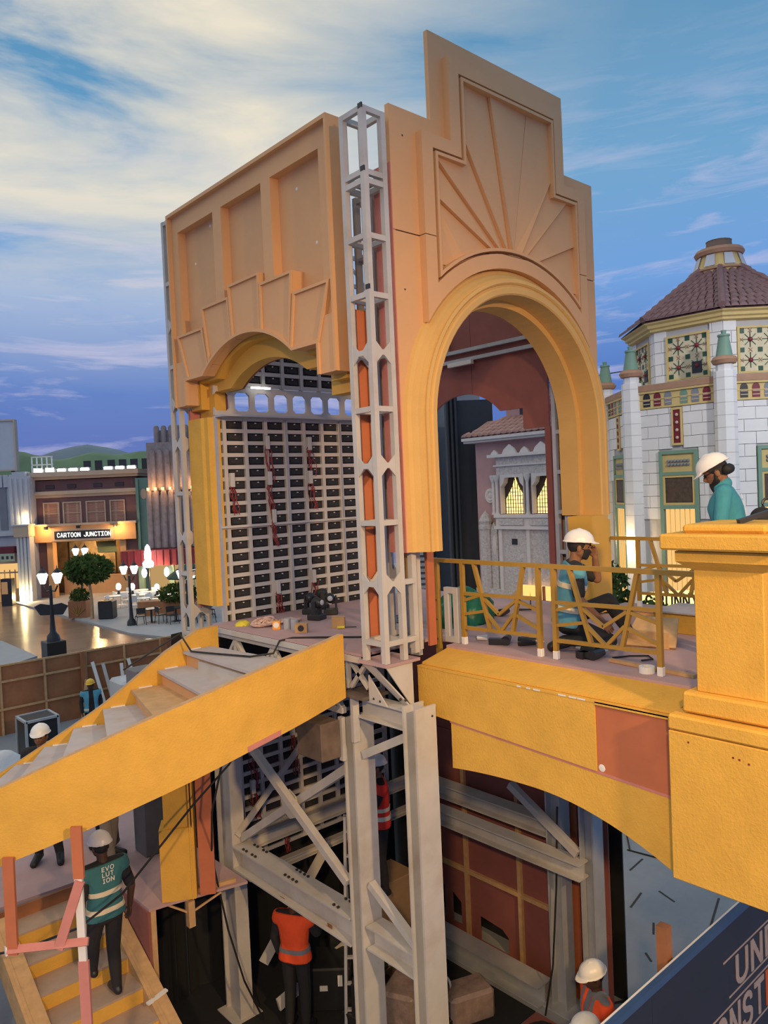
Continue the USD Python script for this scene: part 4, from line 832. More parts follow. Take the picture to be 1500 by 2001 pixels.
tr2 = thing('round_tree', 'small round-crowned tree with a lit trunk on the terrace', 'tree', (15.9, 42.7, GZ+.1))
obj('trunk', M().tube([(15.9, 42.7, GZ+.1), (15.92, 42.7, -3.8), (15.85, 42.72, -3.0)], [.10, .08, .07], 8), wood, tr2); obj('crown', foliage((15.85, 42.7, -2.15), (1.35, 1.35, .85), 1500, .17, 4), leaf, tr2)
pt = thing('planter', 'brown planter box with a gilt fan emblem and a leafy shrub', 'planter', (15.75, 44.0, GZ+.1))
obj('box', F(M().box(-.5, .5, -.5, .5, 0, .95)).turn(0, (15.75, 44.0, GZ+.1)), ply_brown, pt); obj('shrub', foliage((15.75, 44.0, -3.7), (.6, .6, .45), 300, .13, 8), leaf, pt)
e = M()
for a in (-50, -25, 0, 25, 50): e.beam((0, -.52, .12), (.55*math.sin(math.radians(a)), -.52, .12+.6*math.cos(math.radians(a))), .03, .03)
obj('fan_emblem', F(e).turn(0, (15.75, 44.0, GZ+.1)), gold, pt)
obj('litter_bin', F(M().rbox(-.4, .4, -.4, .4, 0, 1.0, .05)).turn(0, (16.5, 42.0, GZ+.1)), black_pl, label='black litter bin beside the round tree', cat='bin')
lp2 = thing('long_planter', 'long brown planter with loose bushy shrubs by the terrace tables', 'planter', (19.0, 40.4, GZ+.1))
obj('box', F(M().box(-1.3, 2.4, -.35, .35, 0, .8)).turn(0, (19.0, 40.4, GZ+.1)), ply_brown, lp2); obj('shrub', np_ if False else foliage((19.6, 39.8, -3.7), (1.2, 1.1, .55), 700, .15, 12), leaf, lp2)
tm = thing('cafe_table', 'white round cafe table among the terrace chairs', 'table', (18.3, 45.6, GZ+.1), 'white cafe tables on the terrace')
obj('top', M().lathe([(0, .72), (.5, .72), (.5, .75), (0, .75)], (18.3, 45.6, GZ+.1), 14), white_pl, tm); obj('leg', M().lathe([(0, 0), (.25, 0), (.05, .05), (.04, .7), (0, .72)], (18.3, 45.6, GZ+.1), 8), white_pl, tm)
def cafe_chair(x, y, mt, label, group):
    t = thing('cafe_chair', label, 'chair', (x, y, GZ+.1), group)
    obj('seat', M().box(x-.22, x+.22, y-.22, y+.22, GZ+.53, GZ+.57), mt, t); obj('backrest', M().box(x-.22, x+.22, y+.2, y+.24, GZ+.7, GZ+1.0), mt, t)
    for i in (-1, 1):
        for j in (-1, 1): obj('leg', M().tube([(x+.2*i, y+.2*j, GZ+.54), (x+.25*i, y+.25*j, GZ+.1)], .018, 5), mt, t)
        obj('arm', M().tube([(x+.22*i, y+.22, GZ+1.0), (x+.22*i, y+.22, GZ+.55)], .018, 5), mt, t)
    return t
wc = cafe_chair(18.9, 45.2, white_pl, 'white cafe chair at the terrace tables', 'white cafe chairs on the terrace'); bc = cafe_chair(17.9, 37.0, black_pl, 'dark cafe chair at the dark tables beside the lamp', 'dark cafe chairs on the terrace')
rr = random.Random(5); ORD = ['leftmost', 'second from left', 'third from left', 'fourth from left', 'fifth from left', 'sixth from left', 'seventh from left', 'eighth from left', 'ninth from left', 'tenth from left', 'eleventh from left', 'twelfth from left', 'rightmost']
def spread(src, first, spots, what, grp, turn):
    """Copies of one thing; each is told apart by its place in the picture, counted from the left."""
    allp = sorted([first]+spots, key=lambda q: (q[0]*math.cos(YAW)-q[1]*math.sin(YAW))/(q[0]*math.sin(YAW)+q[1]*math.cos(YAW)))
    for i, q in enumerate(allp):
        l = f'{what}, {"rightmost" if i == len(allp)-1 else ORD[i]}'
        if q == first: stage.GetPrimAtPath(src).SetCustomDataByKey('label', l)
        else: copy(src, (*q, GZ+.1), rr.uniform(0, 360) if turn else 0, l)
spread(tm, (18.3, 45.6), [(19.6, 44.6), (20.3, 45.6), (19.3, 46.8), (18.9, 42.9), (20.4, 43.0), (20.6, 46.9)], 'white round cafe table on the terrace', 0, 0)
spread(wc, (18.9, 45.2), [(17.6, 45.3), (18.5, 46.5), (19.0, 44.2), (20.2, 44.1), (19.6, 45.5), (19.9, 47.5), (19.6, 43.2), (18.2, 42.5), (21.0, 44.0), (21.1, 42.7), (21.2, 46.0), (19.7, 42.3)], 'white cafe chair on the terrace', 0, 1)
dt = thing('dark_cafe_table', 'dark square cafe table near the left lattice column', 'table', (18.4, 37.6, GZ+.1), 'dark cafe tables on the terrace')
obj('top', M().box(18.0, 18.8, 37.2, 38.0, GZ+.8, GZ+.84), black_pl, dt); obj('leg', M().lathe([(0, 0), (.28, 0), (.05, .05), (.05, .7), (0, .7)], (18.4, 37.6, GZ+.1), 8), black_pl, dt)
spread(dt, (18.4, 37.6), [(19.3, 36.4), (17.4, 38.4)], 'dark square cafe table on the terrace', 0, 0)
spread(bc, (17.9, 37.0), [(19.2, 37.3), (17.6, 37.7), (18.5, 36.2), (20.0, 36.9), (19.2, 35.5), (16.7, 38.2)], 'dark cafe chair on the terrace', 0, 1)
for i, (x, y) in enumerate(((18.9, 46.2), (20.1, 43.4), (19.4, 45.3))):
    t = thing('table_lantern', ['white glowing lantern on the terrace, farthest back', 'white glowing lantern among the nearer terrace tables', 'white glowing lantern in the middle of the terrace tables'][i], 'lamp', (x, y, GZ+.85))
    obj('globe', M().ball((x, y, GZ+1.3), .16, 2, (1, 1, 1.4)), wl, t); obj('stand', M().lathe([(0, 0), (.1, 0), (.05, .25), (0, .28)], (x, y, GZ+.85), 8), black_pl, t)
um = thing('green_umbrella', 'dark green closed-edge umbrella over the terrace by the column', 'umbrella', (19.9, 38.7, GZ+.1))
obj('canopy', M().lathe([(1.3, -2.75), (.7, -2.3), (.08, -2.0), (0, -1.98), (0, -2.03), (.7, -2.36), (1.28, -2.8)], (19.9, 38.7, 0), 10), mat('dark_green_cloth', (.03, .06, .04), .8), um); obj('pole', M().lathe([(0, GZ+.1), (.04, GZ+.1), (.04, -2.0), (0, -2.0)], (19.9, 38.7, 0), 6), black_pl, um)

# ================================================================ white rotunda
AX = np.array([30., 13.49]); RA = -155.0
tile_w = mat('white_stone_block', (.70, .68, .66), .75, .05, 1.5); mortar = mat('grey_mortar', (.45, .43, .41), .9, .05, 4.)
olive = mat('ochre_trim', (.58, .43, .17), .7, .08, 3.); sage_t = mat('sage_green', (.16, .27, .20), .6, .08, 3.); clay = mat('clay_ring', (.36, .20, .12), .7, .12, 4.); redt = mat('dark_red_tile', (.16, .012, .02), .5, .3, 20.); roof_t = mat('plum_roof_tile', (.16, .085, .085), .6, .18, 3.)
ro = thing('white_rotunda', 'white stone octagonal rotunda with a tiled roof, green finials and mosaic panels', 'building', (*AX, GZ))
def cor(R, k): a = math.radians(RA-45*k); return AX + R*np.array([math.cos(a), math.sin(a)])
class Face:
    """Local frame on a wall between two corners: s along (0..L), o outwards."""
    def __init__(s, a, b): s.a, s.L = np.array(a), float(np.hypot(*(b-a))); s.t = (b-a)/s.L; s.n = np.array([-s.t[1], s.t[0]]); s.n *= -np.sign(s.n@(AX-s.a)) or 1
    def box(s, m, s0, s1, o0, o1, z0, z1):
        v = [(*(s.a+s.t*x+s.n*y), z) for x in (s0, s1) for y in (o0, o1) for z in (z0, z1)]; q = M().box(0, 1, 0, 1, 0, 1); return m.raw(v, q.f[0])
    def pt(s, x, o, z): return (*(s.a+s.t*x+s.n*o), z)
RW = 4.42
core = M()
for k in range(8): core.prism(Polygon([AX, cor(RW-.02, k), cor(RW-.02, k+1)]), 'z', GZ, 4.95)
obj('lower_core', core, mortar, ro)
core = M()
for k in range(8): core.prism(Polygon([AX, cor(3.28, k), cor(3.28, k+1)]), 'z', 4.9, 7.0)
obj('drum_core', core, mortar, ro)
def blocks(fc, z0, z1, rh, bw, holes=(), o=.03, off=0):
    r, z = off, z0
    while z < z1-.05:
        zt = min(z+rh, z1); x = -(r % 2)*bw*.5
        while x < fc.L:
            a, b = max(x, 0), min(x+bw, fc.L)
            segs = [(a, b)]
            for h0, h1, hz0, hz1 in holes:
                if z < hz1-.05 and zt > hz0+.05: segs = [q for s0, s1 in segs for q in ((s0, min(s1, h0)), (max(s0, h1), s1)) if q[1]-q[0] > .06]
            for s0, s1 in segs:
                if s1-s0 > .06: obj('stone_block', fc.box(M(), s0+.008, s1-.008, -.03, o+RND.uniform(-.006, .006), z+.008, zt-.008), tile_w, ro)
            x += bw
        z, r = zt, r+1
for k in (-1, 0, 1):
    fc = Face(cor(RW, k), cor(RW, k+1)); L = fc.L; mid = L/2
    blocks(fc, .05 if k != 1 else 1.5, 4.05, .42, .80, [(mid-.72, mid+.72, -5, 2.52), (mid-.2, mid+.2, 2.66, 4.05)])
    o = .05
    b = obj('niche_band', fc.box(fc.box(fc.box(M(), .0, L, 0, .06, 4.06, 4.66), 0, L, 0, .12, 4.62, 4.90), 0, L, 0, .08, 4.38, 4.41), olive, ro)
    obj('band_top', fc.box(M(), 0, L, 0, .14, 4.70, 4.92), clay, b)
    for i, x in enumerate((-.95, -.6, -.25, .25, .6, .95)):
        p = fc.a + fc.t*(mid+x*1.15); mm = M()
        pts = [(math.cos(t)*.13, .33+math.sin(t)*.16) for t in np.linspace(0, math.pi, 7)] + [(-.13, 0), (.13, 0)]
        for oo in (.055, .075): pass
        mm.hull([(*(p+fc.t*q[0]+fc.n*oo), 4.14+q[1]) for q in pts for oo in (.05, .075)])
        obj('niche', mm, [redt, grey_p, sage_t, grey_p, redt, black_pl][i], b)
        obj('niche_bar', fc.box(fc.box(M(), mid+x*1.15-.12, mid+x*1.15+.12, .07, .085, 4.22, 4.25), mid+x*1.15-.12, mid+x*1.15+.12, .07, .085, 4.34, 4.37), cream, b)
    v_ = obj('red_tile_strip', fc.box(M(), mid-.13, mid+.13, 0, .06, 2.76, 3.94), redt, ro)
    obj('strip_frame', fc.box(fc.box(fc.box(fc.box(M(), mid-.19, mid-.13, 0, .08, 2.68, 4.02), mid+.13, mid+.19, 0, .08, 2.68, 4.02), mid-.13, mid+.13, 0, .08, 2.68, 2.76), mid-.13, mid+.13, 0, .08, 3.94, 4.02), olive, v_)
    for z in (2.95, 3.22, 3.49, 3.76): obj('rosette', M().ball(fc.pt(mid, .06, z), .06, 1), cream, v_)
    w = obj('door_frame', fc.box(fc.box(fc.box(fc.box(fc.box(M(), mid-.70, mid-.58, 0, .1, GZ, 2.5), mid+.58, mid+.70, 0, .1, GZ, 2.5), mid-.58, mid+.58, 0, .1, 2.38, 2.5), mid-.58, mid+.58, 0, .1, 1.62, 1.74), mid-.58, mid+.58, 0, .1, .42, .56), sage_t, ro)
    obj('ornament_panel', fc.box(M(), mid-.58, mid+.58, 0, .04, 1.74, 2.38), olive, w); m = M()
    for i in range(7): m.ball(fc.pt(mid-.36+.12*i, .05, 2.0), .06, 1).ball(fc.pt(mid-.36+.12*i, .05, 2.13), .06, 1)
    obj('ornament', m, grey_p, w)
    obj('dark_grille', fc.box(M(), mid-.50, mid+.50, 0, .05, .64, 1.54), mat('brown_grille', (.07, .045, .03), .6, .4, 10.) if k == -1 else usdkit.UsdShade.Material.Get(stage, '/World/Looks/brown_grille'), w)
    obj('grille_frame', fc.box(fc.box(fc.box(fc.box(M(), mid-.58, mid-.50, 0, .08, .56, 1.62), mid+.5, mid+.58, 0, .08, .56, 1.62), mid-.5, mid+.5, 0, .08, .56, .64), mid-.5, mid+.5, 0, .08, 1.54, 1.62), olive, w)
    obj('lit_door', fc.box(M(), mid-.52, mid+.52, 0, .03, GZ, .42), glow('door_glow', (1, .58, .20), 1.0) if k == -1 else usdkit.UsdShade.Material.Get(stage, '/World/Looks/door_glow'), w)
    m = M()
    for i in range(5): fc.box(m, mid-.36+.18*i-.008, mid-.36+.18*i+.008, .03, .04, GZ, .42)
    obj('glazing_bar', m, olive, w)
for k in (-1, 0, 1, 2):   # corner piers with finials
    c = cor(RW+.02, k); pz_ = [(.0, GZ), (.36, GZ), (.36, 5.05), (.28, 5.06), (.28, 5.27), (0, 5.27)]
    obj('corner_pier', M().lathe(pz_, (*c, 0), 8, math.radians(22.5), math.radians(382.5)), tile_w, ro)
    for z in np.arange(.2, 5.0, .42): obj('pier_joint', M().lathe([(.362, z), (.364, z+.005), (.364, z+.012), (.362, z+.017)], (*c, 0), 8, math.radians(22.5), math.radians(382.5)), mortar, ro)
    f_ = obj('finial', M().lathe([(0, 5.5), (.27, 5.56), (.17, 6.2), (.2, 6.22), (.2, 6.28), (.07, 6.3), (.09, 6.42), (0, 6.43)], (*c, 0), 12), sage_t, ro, smooth=40)
    obj('twisted_ring', M().lathe([(.2, 5.26), (.37, 5.3), (.43, 5.42), (.36, 5.53), (.2, 5.58)], (*c, 0), 14), clay, f_, smooth=50)
for k in (-1, 0, 1):      # drum with mosaic panels
    fc = Face(cor(3.30, k), cor(3.30, k+1)); L = fc.L; mid = L/2
    blocks(fc, 4.92, 6.95, .42, .75, [(mid-.80, mid+.80, 5.08, 6.72)], off=1)
    p_ = obj('mosaic_panel', fc.box(M(), mid-.72, mid+.72, 0, .03, 5.15, 6.65), mat('mosaic_cream', (.60, .52, .34), .6, .1, 6.) if k == -1 else usdkit.UsdShade.Material.Get(stage, '/World/Looks/mosaic_cream'), ro)
    obj('panel_frame', fc.box(fc.box(fc.box(fc.box(M(), mid-.80, mid-.72, 0, .09, 5.08, 6.72), mid+.72, mid+.8, 0, .09, 5.08, 6.72), mid-.72, mid+.72, 0, .09, 5.08, 5.15), mid-.72, mid+.72, 0, .09, 6.65, 6.72), olive, p_)
    for i in (-1, 1):
        for j in (-1, 1):
            cx_, cz_ = mid+.34*i, 5.9+.36*j
            mm = M()
            for q in range(8):
                a = q*math.pi/4; mm.beam(fc.pt(cx_+.08*math.cos(a), .035, cz_+.08*math.sin(a)), fc.pt(cx_+.27*math.cos(a), .035, cz_+.27*math.sin(a)), .03, .02)
            obj('star', mm, mat('dark_green_tile', (.015, .06, .03), .4) if (k, i, j) == (-1, -1, -1) else usdkit.UsdShade.Material.Get(stage, '/World/Looks/dark_green_tile'), p_); obj('star_centre', M().ball(fc.pt(cx_, .04, cz_), .085, 1), redt, p_)
    dg = usdkit.UsdShade.Material.Get(stage, '/World/Looks/dark_green_tile')
    for i in (-1, 0, 1):
        for j in (-1, 0, 1): obj('green_tile', fc.box(M(), mid+.63*i-.08, mid+.63*i+.08, .03, .05, 5.9+.66*j-.08, 5.9+.66*j+.08), dg, p_)
    for x, z in ((.34, 0), (-.34, 0), (0, .36), (0, -.36), (.65, .36), (-.65, .36), (.65, -.36), (-.65, -.36), (.34, .68), (-.34, .68)):
        mm = M()
        for a in (math.pi/4, -math.pi/4): mm.beam(fc.pt(mid+x-.09*math.cos(a), .035, 5.9+z-.09*math.sin(a)), fc.pt(mid+x+.09*math.cos(a), .035, 5.9+z+.09*math.sin(a)), .035, .02)
        obj('cross_flower', mm, clay, p_)
    if k in (0, 1): obj('missing_tile', fc.box(M(), mid-.50, mid-.15, .03, .06, 5.27, 5.68), black_pl, p_)
ev = M().lathe([(3.28, 6.93), (3.5, 6.98), (3.5, 7.06), (3.6, 7.1), (3.62, 7.2), (3.75, 7.26), (3.75, 7.32), (3.2, 7.34)], (*AX, 0), 8, math.radians(RA), math.radians(RA+360)); obj('eave_cornice', ev, olive, ro)
obj('roof_deck', M().lathe([(3.78, 7.30), (1.0, 9.22), (0, 9.25), (0, 7.3)], (*AX, 0), 8, math.radians(RA), math.radians(RA+360)), roof_t, ro)
NR = 9
for k in (-1, 0, 1):      # barrel tiles in courses
    for r in range(NR):
        t0, t1 = r/NR, (r+1.15)/NR
        R0, R1, z0, z1 = 3.85+(1.0-3.85)*t0, 3.85+(1.0-3.85)*min(t1, 1), 7.31+(9.3-7.31)*t0+.045, 7.31+(9.3-7.31)*min(t1, 1)
        a0, b0 = cor(R0, k), cor(R0, k+1); a1, b1 = cor(R1, k), cor(R1, k+1); n = max(2, int(round(np.hypot(*(b0-a0))/.29)))
        up = np.array([0, 0, 1.])
        for i in range(n):
            s = (i+.5)/n; w = .5/n; v = []
            for P, Q, z, g in ((a0, b0, z0, 1.), (a1, b1, z1, .9)):
                Lr = np.hypot(*(Q-P))
                for th in np.linspace(0, math.pi, 6):
                    c = P+(Q-P)*(s - w*math.cos(th)*g); v.append((*c, z + math.sin(th)*w*Lr*.75))
            f = [t for j in range(5) for t in ((j, j+1, j+7), (j, j+7, j+6))] + [(0, 5, 3), (0, 3, 2), (3, 5, 4), (0, 2, 1)]
            obj('roof_tile', (v, f), roof_t, ro)
    h0, h1 = cor(3.85, k), cor(1.0, k)
    obj('hip_tile', M().tube([(*(h0+(h1-h0)*t), 7.36+1.99*t+.06*(1-(t*9) % 1)) for t in np.linspace(0, 1, 28)], .13, 7), roof_t, ro)
cu = obj('cupola', M().lathe([(1.12, 9.15), (1.05, 9.35), (1.05, 9.42), (.95, 9.45), (.72, 10.05), (.6, 10.1), (0, 10.1)], (*AX, 0), 16), olive, ro)
obj('cupola_ring', M().lathe([(.6, 9.98), (.85, 10.02), (.92, 10.14), (.85, 10.26), (.5, 10.28)], (*AX, 0), 18), clay, cu, smooth=50); obj('cupola_base_ring', M().lathe([(1.0, 9.33), (1.14, 9.36), (1.14, 9.42), (1.0, 9.47)], (*AX, 0), 18), clay, cu, smooth=50)
obj('cupola_cap', M().lathe([(0, 10.25), (.5, 10.25), (.46, 10.58), (.48, 10.62), (0, 10.64)], (*AX, 0), 14), mat('brown_cap', (.16, .11, .08), .8), cu)
for i in range(8):
    a = math.radians(RA+22.5+45*i); t = np.array([-math.sin(a), math.cos(a)]); n = np.array([math.cos(a), math.sin(a)]); v = []
    for z, R, w in ((9.52, .935, .2), (9.98, .775, .15)):
        for s in (-1, 1):
            for o in (-.01, .03): v.append((*(AX+n*(R+o)+t*w*s), z))
    obj('cupola_window', M().hull(v), wht, cu)
obj('overhead_wire', M().tube([(24.2, 23.0, 5.6), (27.0, 19.0, 5.75), (28.9, 16.9, 6.05)], .02, 4), black_pl, label='thin overhead wire running to the white rotunda', cat='wire')

# ================================================================ pink house, dark block and back walls seen through the arch
PX = 15.9
pkw = mat('rose_stucco', (.48, .29, .275), .85, .12, 1.6, bump=.002, bscale=30.); carved = mat('carved_stone', (.60, .55, .51), .85, .25, 16., bump=.05, bscale=13.); smooth_st = mat('grey_stone', (.66, .61, .57), .8, .08, 6.); roof_r = mat('rose_roof_tile', (.45, .25, .20), .7, .22, 3.)
ph = thing('rose_house', 'rose stucco house with a carved stone balcony, lit lattice windows and a tiled eave', 'house', (PX+1, 12.5, GZ))
obj('wall', M().box(PX, PX+1.1, 10.9, 14.0, GZ, 2.72), pkw, ph); obj('attic_wall', M().box(PX+.7, PX+1.1, 10.9, 13.45, 2.7, 3.72), pkw, ph)
obj('parapet', M().box(PX+.62, PX+1.15, 10.88, 13.5, 3.72, 3.8).box(PX+.55, PX+1.2, 10.85, 13.55, 3.8, 4.02), smooth_st, ph); obj('eave', M().box(PX-.28, PX+.7, 10.85, 14.18, 2.72, 2.78).box(PX-.34, PX+.7, 10.82, 14.2, 2.78, 2.86), smooth_st, ph)
for y in (12.95, 12.05): k = obj('vent', M().box(PX+.66, PX+.71, y-.35, y, 3.38, 3.6), black_pl, ph)
obj('roof_deck', M().prism([(PX-.3, 2.86), (PX+.72, 2.86), (PX+.72, 3.36)], 'y', 10.85, 14.15), roof_r, ph)
for r in range(5):
    for i in range(26):
        y = 14.1 - .2*i - (.1 if r > 2 else 0)*0
        if y < 11.0: break
        x0, x1, z0, z1 = PX-.36+1.04*r/5, PX-.36+1.04*(r+1.1)/5, 2.86+.5*r/5+.03, 2.86+.5*(r+1.1)/5
        if y > 14.1-.12*r: continue
        v = [(x, y+.085*math.cos(th), z+.07*math.sin(th)) for x, z in ((x0, z0), (x1, z1)) for th in np.linspace(0, math.pi, 6)]
        obj('roof_tile', (v, [t for j in range(5) for t in ((j, j+7, j+1), (j, j+6, j+7))] + [(0, 3, 5), (0, 2, 3), (3, 4, 5), (0, 1, 2)]), roof_r, ph)
ba = obj('balcony_body', M().box(PX-.25, PX, 11.0, 13.10, -1.2, .43), carved, ph, label='carved stone balcony front')
obj('balcony_rail', M().box(PX-.34, PX, 11.0, 13.16, .40, .48).box(PX-.34, PX, 11.0, 13.16, .70, .78).box(PX-.3, PX, 11.0, 13.12, .48, .70), smooth_st, ba)
obj('carved_panel', M().box(PX-.34, PX-.29, 12.2, 13.0, .51, .67).box(PX-.34, PX-.29, 11.1, 12.0, .51, .67), carved, ba); obj('dark_opening', M().box(PX-.27, PX-.24, 12.47, 12.64, 0, .15), black_pl, ba)
obj('carved_border', M().box(PX-.29, PX-.25, 12.95, 13.05, -1.2, .4).box(PX-.29, PX-.25, 12.05, 12.15, -1.2, .4), smooth_st, ba)
fz = obj('carved_frieze', M().box(PX-.26, PX, 11.0, 13.08, 1.82, 2.28), carved, ph, label='carved stone frieze'); obj('frieze_moulding', M().box(PX-.3, PX, 11.0, 13.15, 2.04, 2.08).box(PX-.36, PX, 11.0, 13.3, 2.28, 2.36), smooth_st, fz)
for y, h in ((13.1, .12), (12.6, .24), (12.12, .15), (11.6, .24)): obj('crest', M().hull([(x, y+a*h, 2.36+b*h) for x in (PX-.3, PX-.24) for a, b in ((-1, 0), (1, 0), (.7, .5), (0, 1), (-.7, .5))]), smooth_st, fz)
glw = glow('window_gold', (1, .66, .22), 2.2)
for y1, y0 in ((12.98, 12.2), (11.96, 11.2)):
    y = (y0+y1)/2
    w = obj('arched_window', M().prism(sbox(y0, .8, y1, 1.82).difference(Polygon([(y0+.02, .8), (y1-.02, .8), (y1-.02, 1.5), (y1-.12, 1.6), (y1-.16, 1.74), (y0+.16, 1.74), (y0+.12, 1.6), (y0+.02, 1.5)])), 'x', PX-.26, PX), smooth_st, ph)
    obj('lit_pane', M().prism([(y-.34, .8), (y+.34, .8), (y+.34, 1.15), (y+.1, 1.5), (y, 1.74), (y-.1, 1.5), (y-.34, 1.15)], 'x', PX-.10, PX-.09), glw, w); obj('curtain', M().box(PX-.08, PX-.02, y0, y1, .8, 1.8), mat('brown_curtain', (.06, .04, .025), .8, .3, 20.) if y > 12.3 else usdkit.UsdShade.Material.Get(stage, '/World/Looks/brown_curtain'), w)
    m = M()
    for i in range(9): m.box(PX-.12, PX-.105, y-.32+.08*i-.006, y-.32+.08*i+.006, .8, 1.7 - abs(i-4)*.13)
    for i in range(7): m.box(PX-.12, PX-.105, y-.34, y+.34, .86+.1*i-.006, .86+.1*i+.006) if i < 4 else m.box(PX-.12, PX-.105, y-.22+.06*(i-4), y+.22-.06*(i-4), .86+.1*i-.006, .86+.1*i+.006)
    obj('lattice', m, mat('lattice_brown', (.12, .06, .02), .6) if y > 12.3 else usdkit.UsdShade.Material.Get(stage, '/World/Looks/lattice_brown'), w)
for y in (13.08, 13.2, 12.08, 11.1):
    obj('slim_column', M().lathe([(0, .78), (.07, .78), (.045, .86), (.04, 1.6), (.05, 1.64), (.09, 1.76), (.09, 1.82), (0, 1.82)], (PX-.26, y, 0), 10), smooth_st, ph, smooth=40)
obj('medallion', M().lathe([(0, 0), (.12, 0), (.19, .02), (.2, .05), (.12, .05), (.1, .07), (.06, .05), (0, .08)], (0, 0, 0), 18).turn(0) if False else (lambda q: (setattr(q, 'v', [np.c_[PX-v[:, 2], 13.5+v[:, 0]*.9, 1.28+v[:, 1]] for v in q.v]), q)[1])(M().lathe([(0, 0), (.2, 0), (.2, .05), (.15, .05), (.13, .07), (.09, .04), (.05, .06), (0, .08)], (0, 0, 0), 18)), smooth_st, ph)
po = obj('turret_post', M().lathe([(0, GZ), (.17, GZ), (.17, .36), (.2, .4), (.2, .5), (.15, .52), (.19, .6), (.13, .74), (.04, .84), (0, .9)], (PX-.18, 13.58, 0), 10), carved, ph)
obj('niche', M().box(PX-.2, PX, 13.18, 13.40, -1.5, .36).hull([(x, 13.29+a, .36+b) for x in (PX-.2, PX) for a, b in ((-.12, 0), (.12, 0), (0, .22))]), carved, ph); obj('niche_oval', M().ball((PX-.2, 13.29, -.05), .1, 2, (.25, .7, 2.6)), smooth_st, ph)
obj('carved_base', M().box(PX-.3, PX, 12.4, 13.9, -3.2, -1.2), carved, ph); obj('orange_arch', M().hull([(x, 12.7+a, -1.0+b) for x in (PX-.42, PX-.3) for a, b in ((-.5, -1.2), (.45, -1.2), (.45, -.9), (.2, -.5), (-.5, 0))]), peach, ph)
obj('lit_shopfront', M().box(PX-.45, PX-.4, 11.2, 12.2, -2.6, -1.0), glow('warm_front', (1, .5, .15), 1.6), ph); obj('shop_shelf', M().box(PX-.5, PX-.44, 11.2, 12.2, -1.9, -1.75).box(PX-.5, PX-.44, 11.2, 12.2, -1.4, -1.35).box(PX-.5, PX-.44, 11.5, 11.56, -2.6, -1.0), ply_brown, ph)
dkb = thing('dark_block', 'plain charcoal wall block with vertical ribs left of the rose house', 'building', (15.8, 15, GZ)); dkm = mat('charcoal_wall', (.030, .036, .045), .7, .2, .8)
def db(name, mt, *bx): m = M(); [m.box(*b) for b in bx]; obj(name, m.turn(YD), mt, dkb)
db('wall', dkm, (2.10, 3.20, 21.8, 25, GZ, 4.0)); db('rib', dkm, *[(1.86+.12*i, 1.92+.12*i, 21.6, 22, GZ, 4.35) for i in range(3)], (1.86, 2.2, 21.75, 22.2, GZ, 4.35))
gw = thing('grey_parapet', 'pale grey stepped parapet wall behind the charcoal block', 'building', (16.5, 17, 0))
m = M().box(1.6, 3.4, 26, 27, GZ, 4.75).box(1.9, 2.55, 25.9, 26.5, 4.75, 5.2); obj('wall', m.turn(YD), grey_p, gw); m = M()
for i in range(6): m.box(3.3+.25*i, 3.33+.25*i, 27, 27.03, 4.7, 5.4)
m.box(2.9, 4.8, 27, 27.03, 5.3, 5.36); obj('roof_rail', m.turn(YD), black_pl, gw)
lf = thing('slatted_facade', 'light grey slatted facade strip at the far left inside the round arch', 'building', (14, 18, 0))
m = M().box(.6, 1.62, 24.5, 26, GZ, 4.6)
obj('wall', m.turn(YD), grey_p, lf)
for i in range(34): obj('slat', M().box(.6, 1.62, 24.42, 24.5, -2.2+.18*i, -2.1+.18*i).turn(YD), wht, lf)
m = M().box(1.2, 1.6, 24.3, 24.45, 1.0, 2.0).box(1.2, 1.6, 24.3, 24.45, -.6, .6); obj('dark_window', m.turn(YD), black_pl, lf)

# backlit sign low behind the bridge and shrubs beside it
bs = thing('backlit_sign', 'dark letters with a yellow-white halo behind the far railing', 'sign', (18.8, 9.9, -2)); halo = glow('halo_yellow', (1, .80, .22), 2.4); darkl = mat('dark_letter', (.06, .02, .015), .5)
sd = np.array([.747, -.664, 0]); sn = np.array([-.664, -.747, 0]); so = np.array([18.24, 10.44, -1.84]); x = 0
for ch in 'S BUNNY':
    if ch == ' ': x += .09; continue
    t = meshkit.text_mesh(ch, .36, .03, bold=True); v = np.array(t.vertices); v[:, 0] -= v[:, 0].min(); w = v[:, 0].max()
    s_ = .185/w
    obj('letter', ((so + np.outer(x+v[:, 0]*s_, sd) + np.outer(v[:, 1], [0, 0, 1]) + np.outer(v[:, 2]+.06, sn)), t.faces), darkl, bs)
    t2 = shapely.box(-.035, -.05, .22, .41); h = trimesh.creation.extrude_polygon(t2.buffer(.02), .02, engine='earcut'); v = np.array(h.vertices)
    obj('halo_plate', ((so + np.outer(x+v[:, 0], sd) + np.outer(v[:, 1], [0, 0, 1]) + np.outer(v[:, 2], sn)), h.faces), halo, bs); x += .222
obj('sign_beam', M().beam(so+np.array([-.4, .3, -.12]), so+sd*2.4+np.array([0, 0, -.12]), .3, .12), brown, bs)
sh = thing('leafy_bush', 'dark leafy bush right of the arch plinth beyond the bridge', 'bush', (17.55, 11.0, -2.4)); obj('foliage', foliage((17.55, 11.0, -1.35), (.6, .5, .8), 420, .13, 21), leaf, sh); obj('stem', M().tube([(17.55, 11.0, GZ), (17.55, 11.0, -1.5)], .05, 6), ply_brown, sh)
sh = thing('leafy_bush', 'dark leafy bush left of the backlit letters beyond the bridge', 'bush', (18.0, 10.2, -2.4)); obj('foliage', foliage((18.05, 10.15, -2.0), (.45, .4, .5), 300, .13, 22), leaf, sh); obj('stem', M().tube([(18.05, 10.15, GZ), (18.05, 10.15, -1.8)], .05, 6), ply_brown, sh)

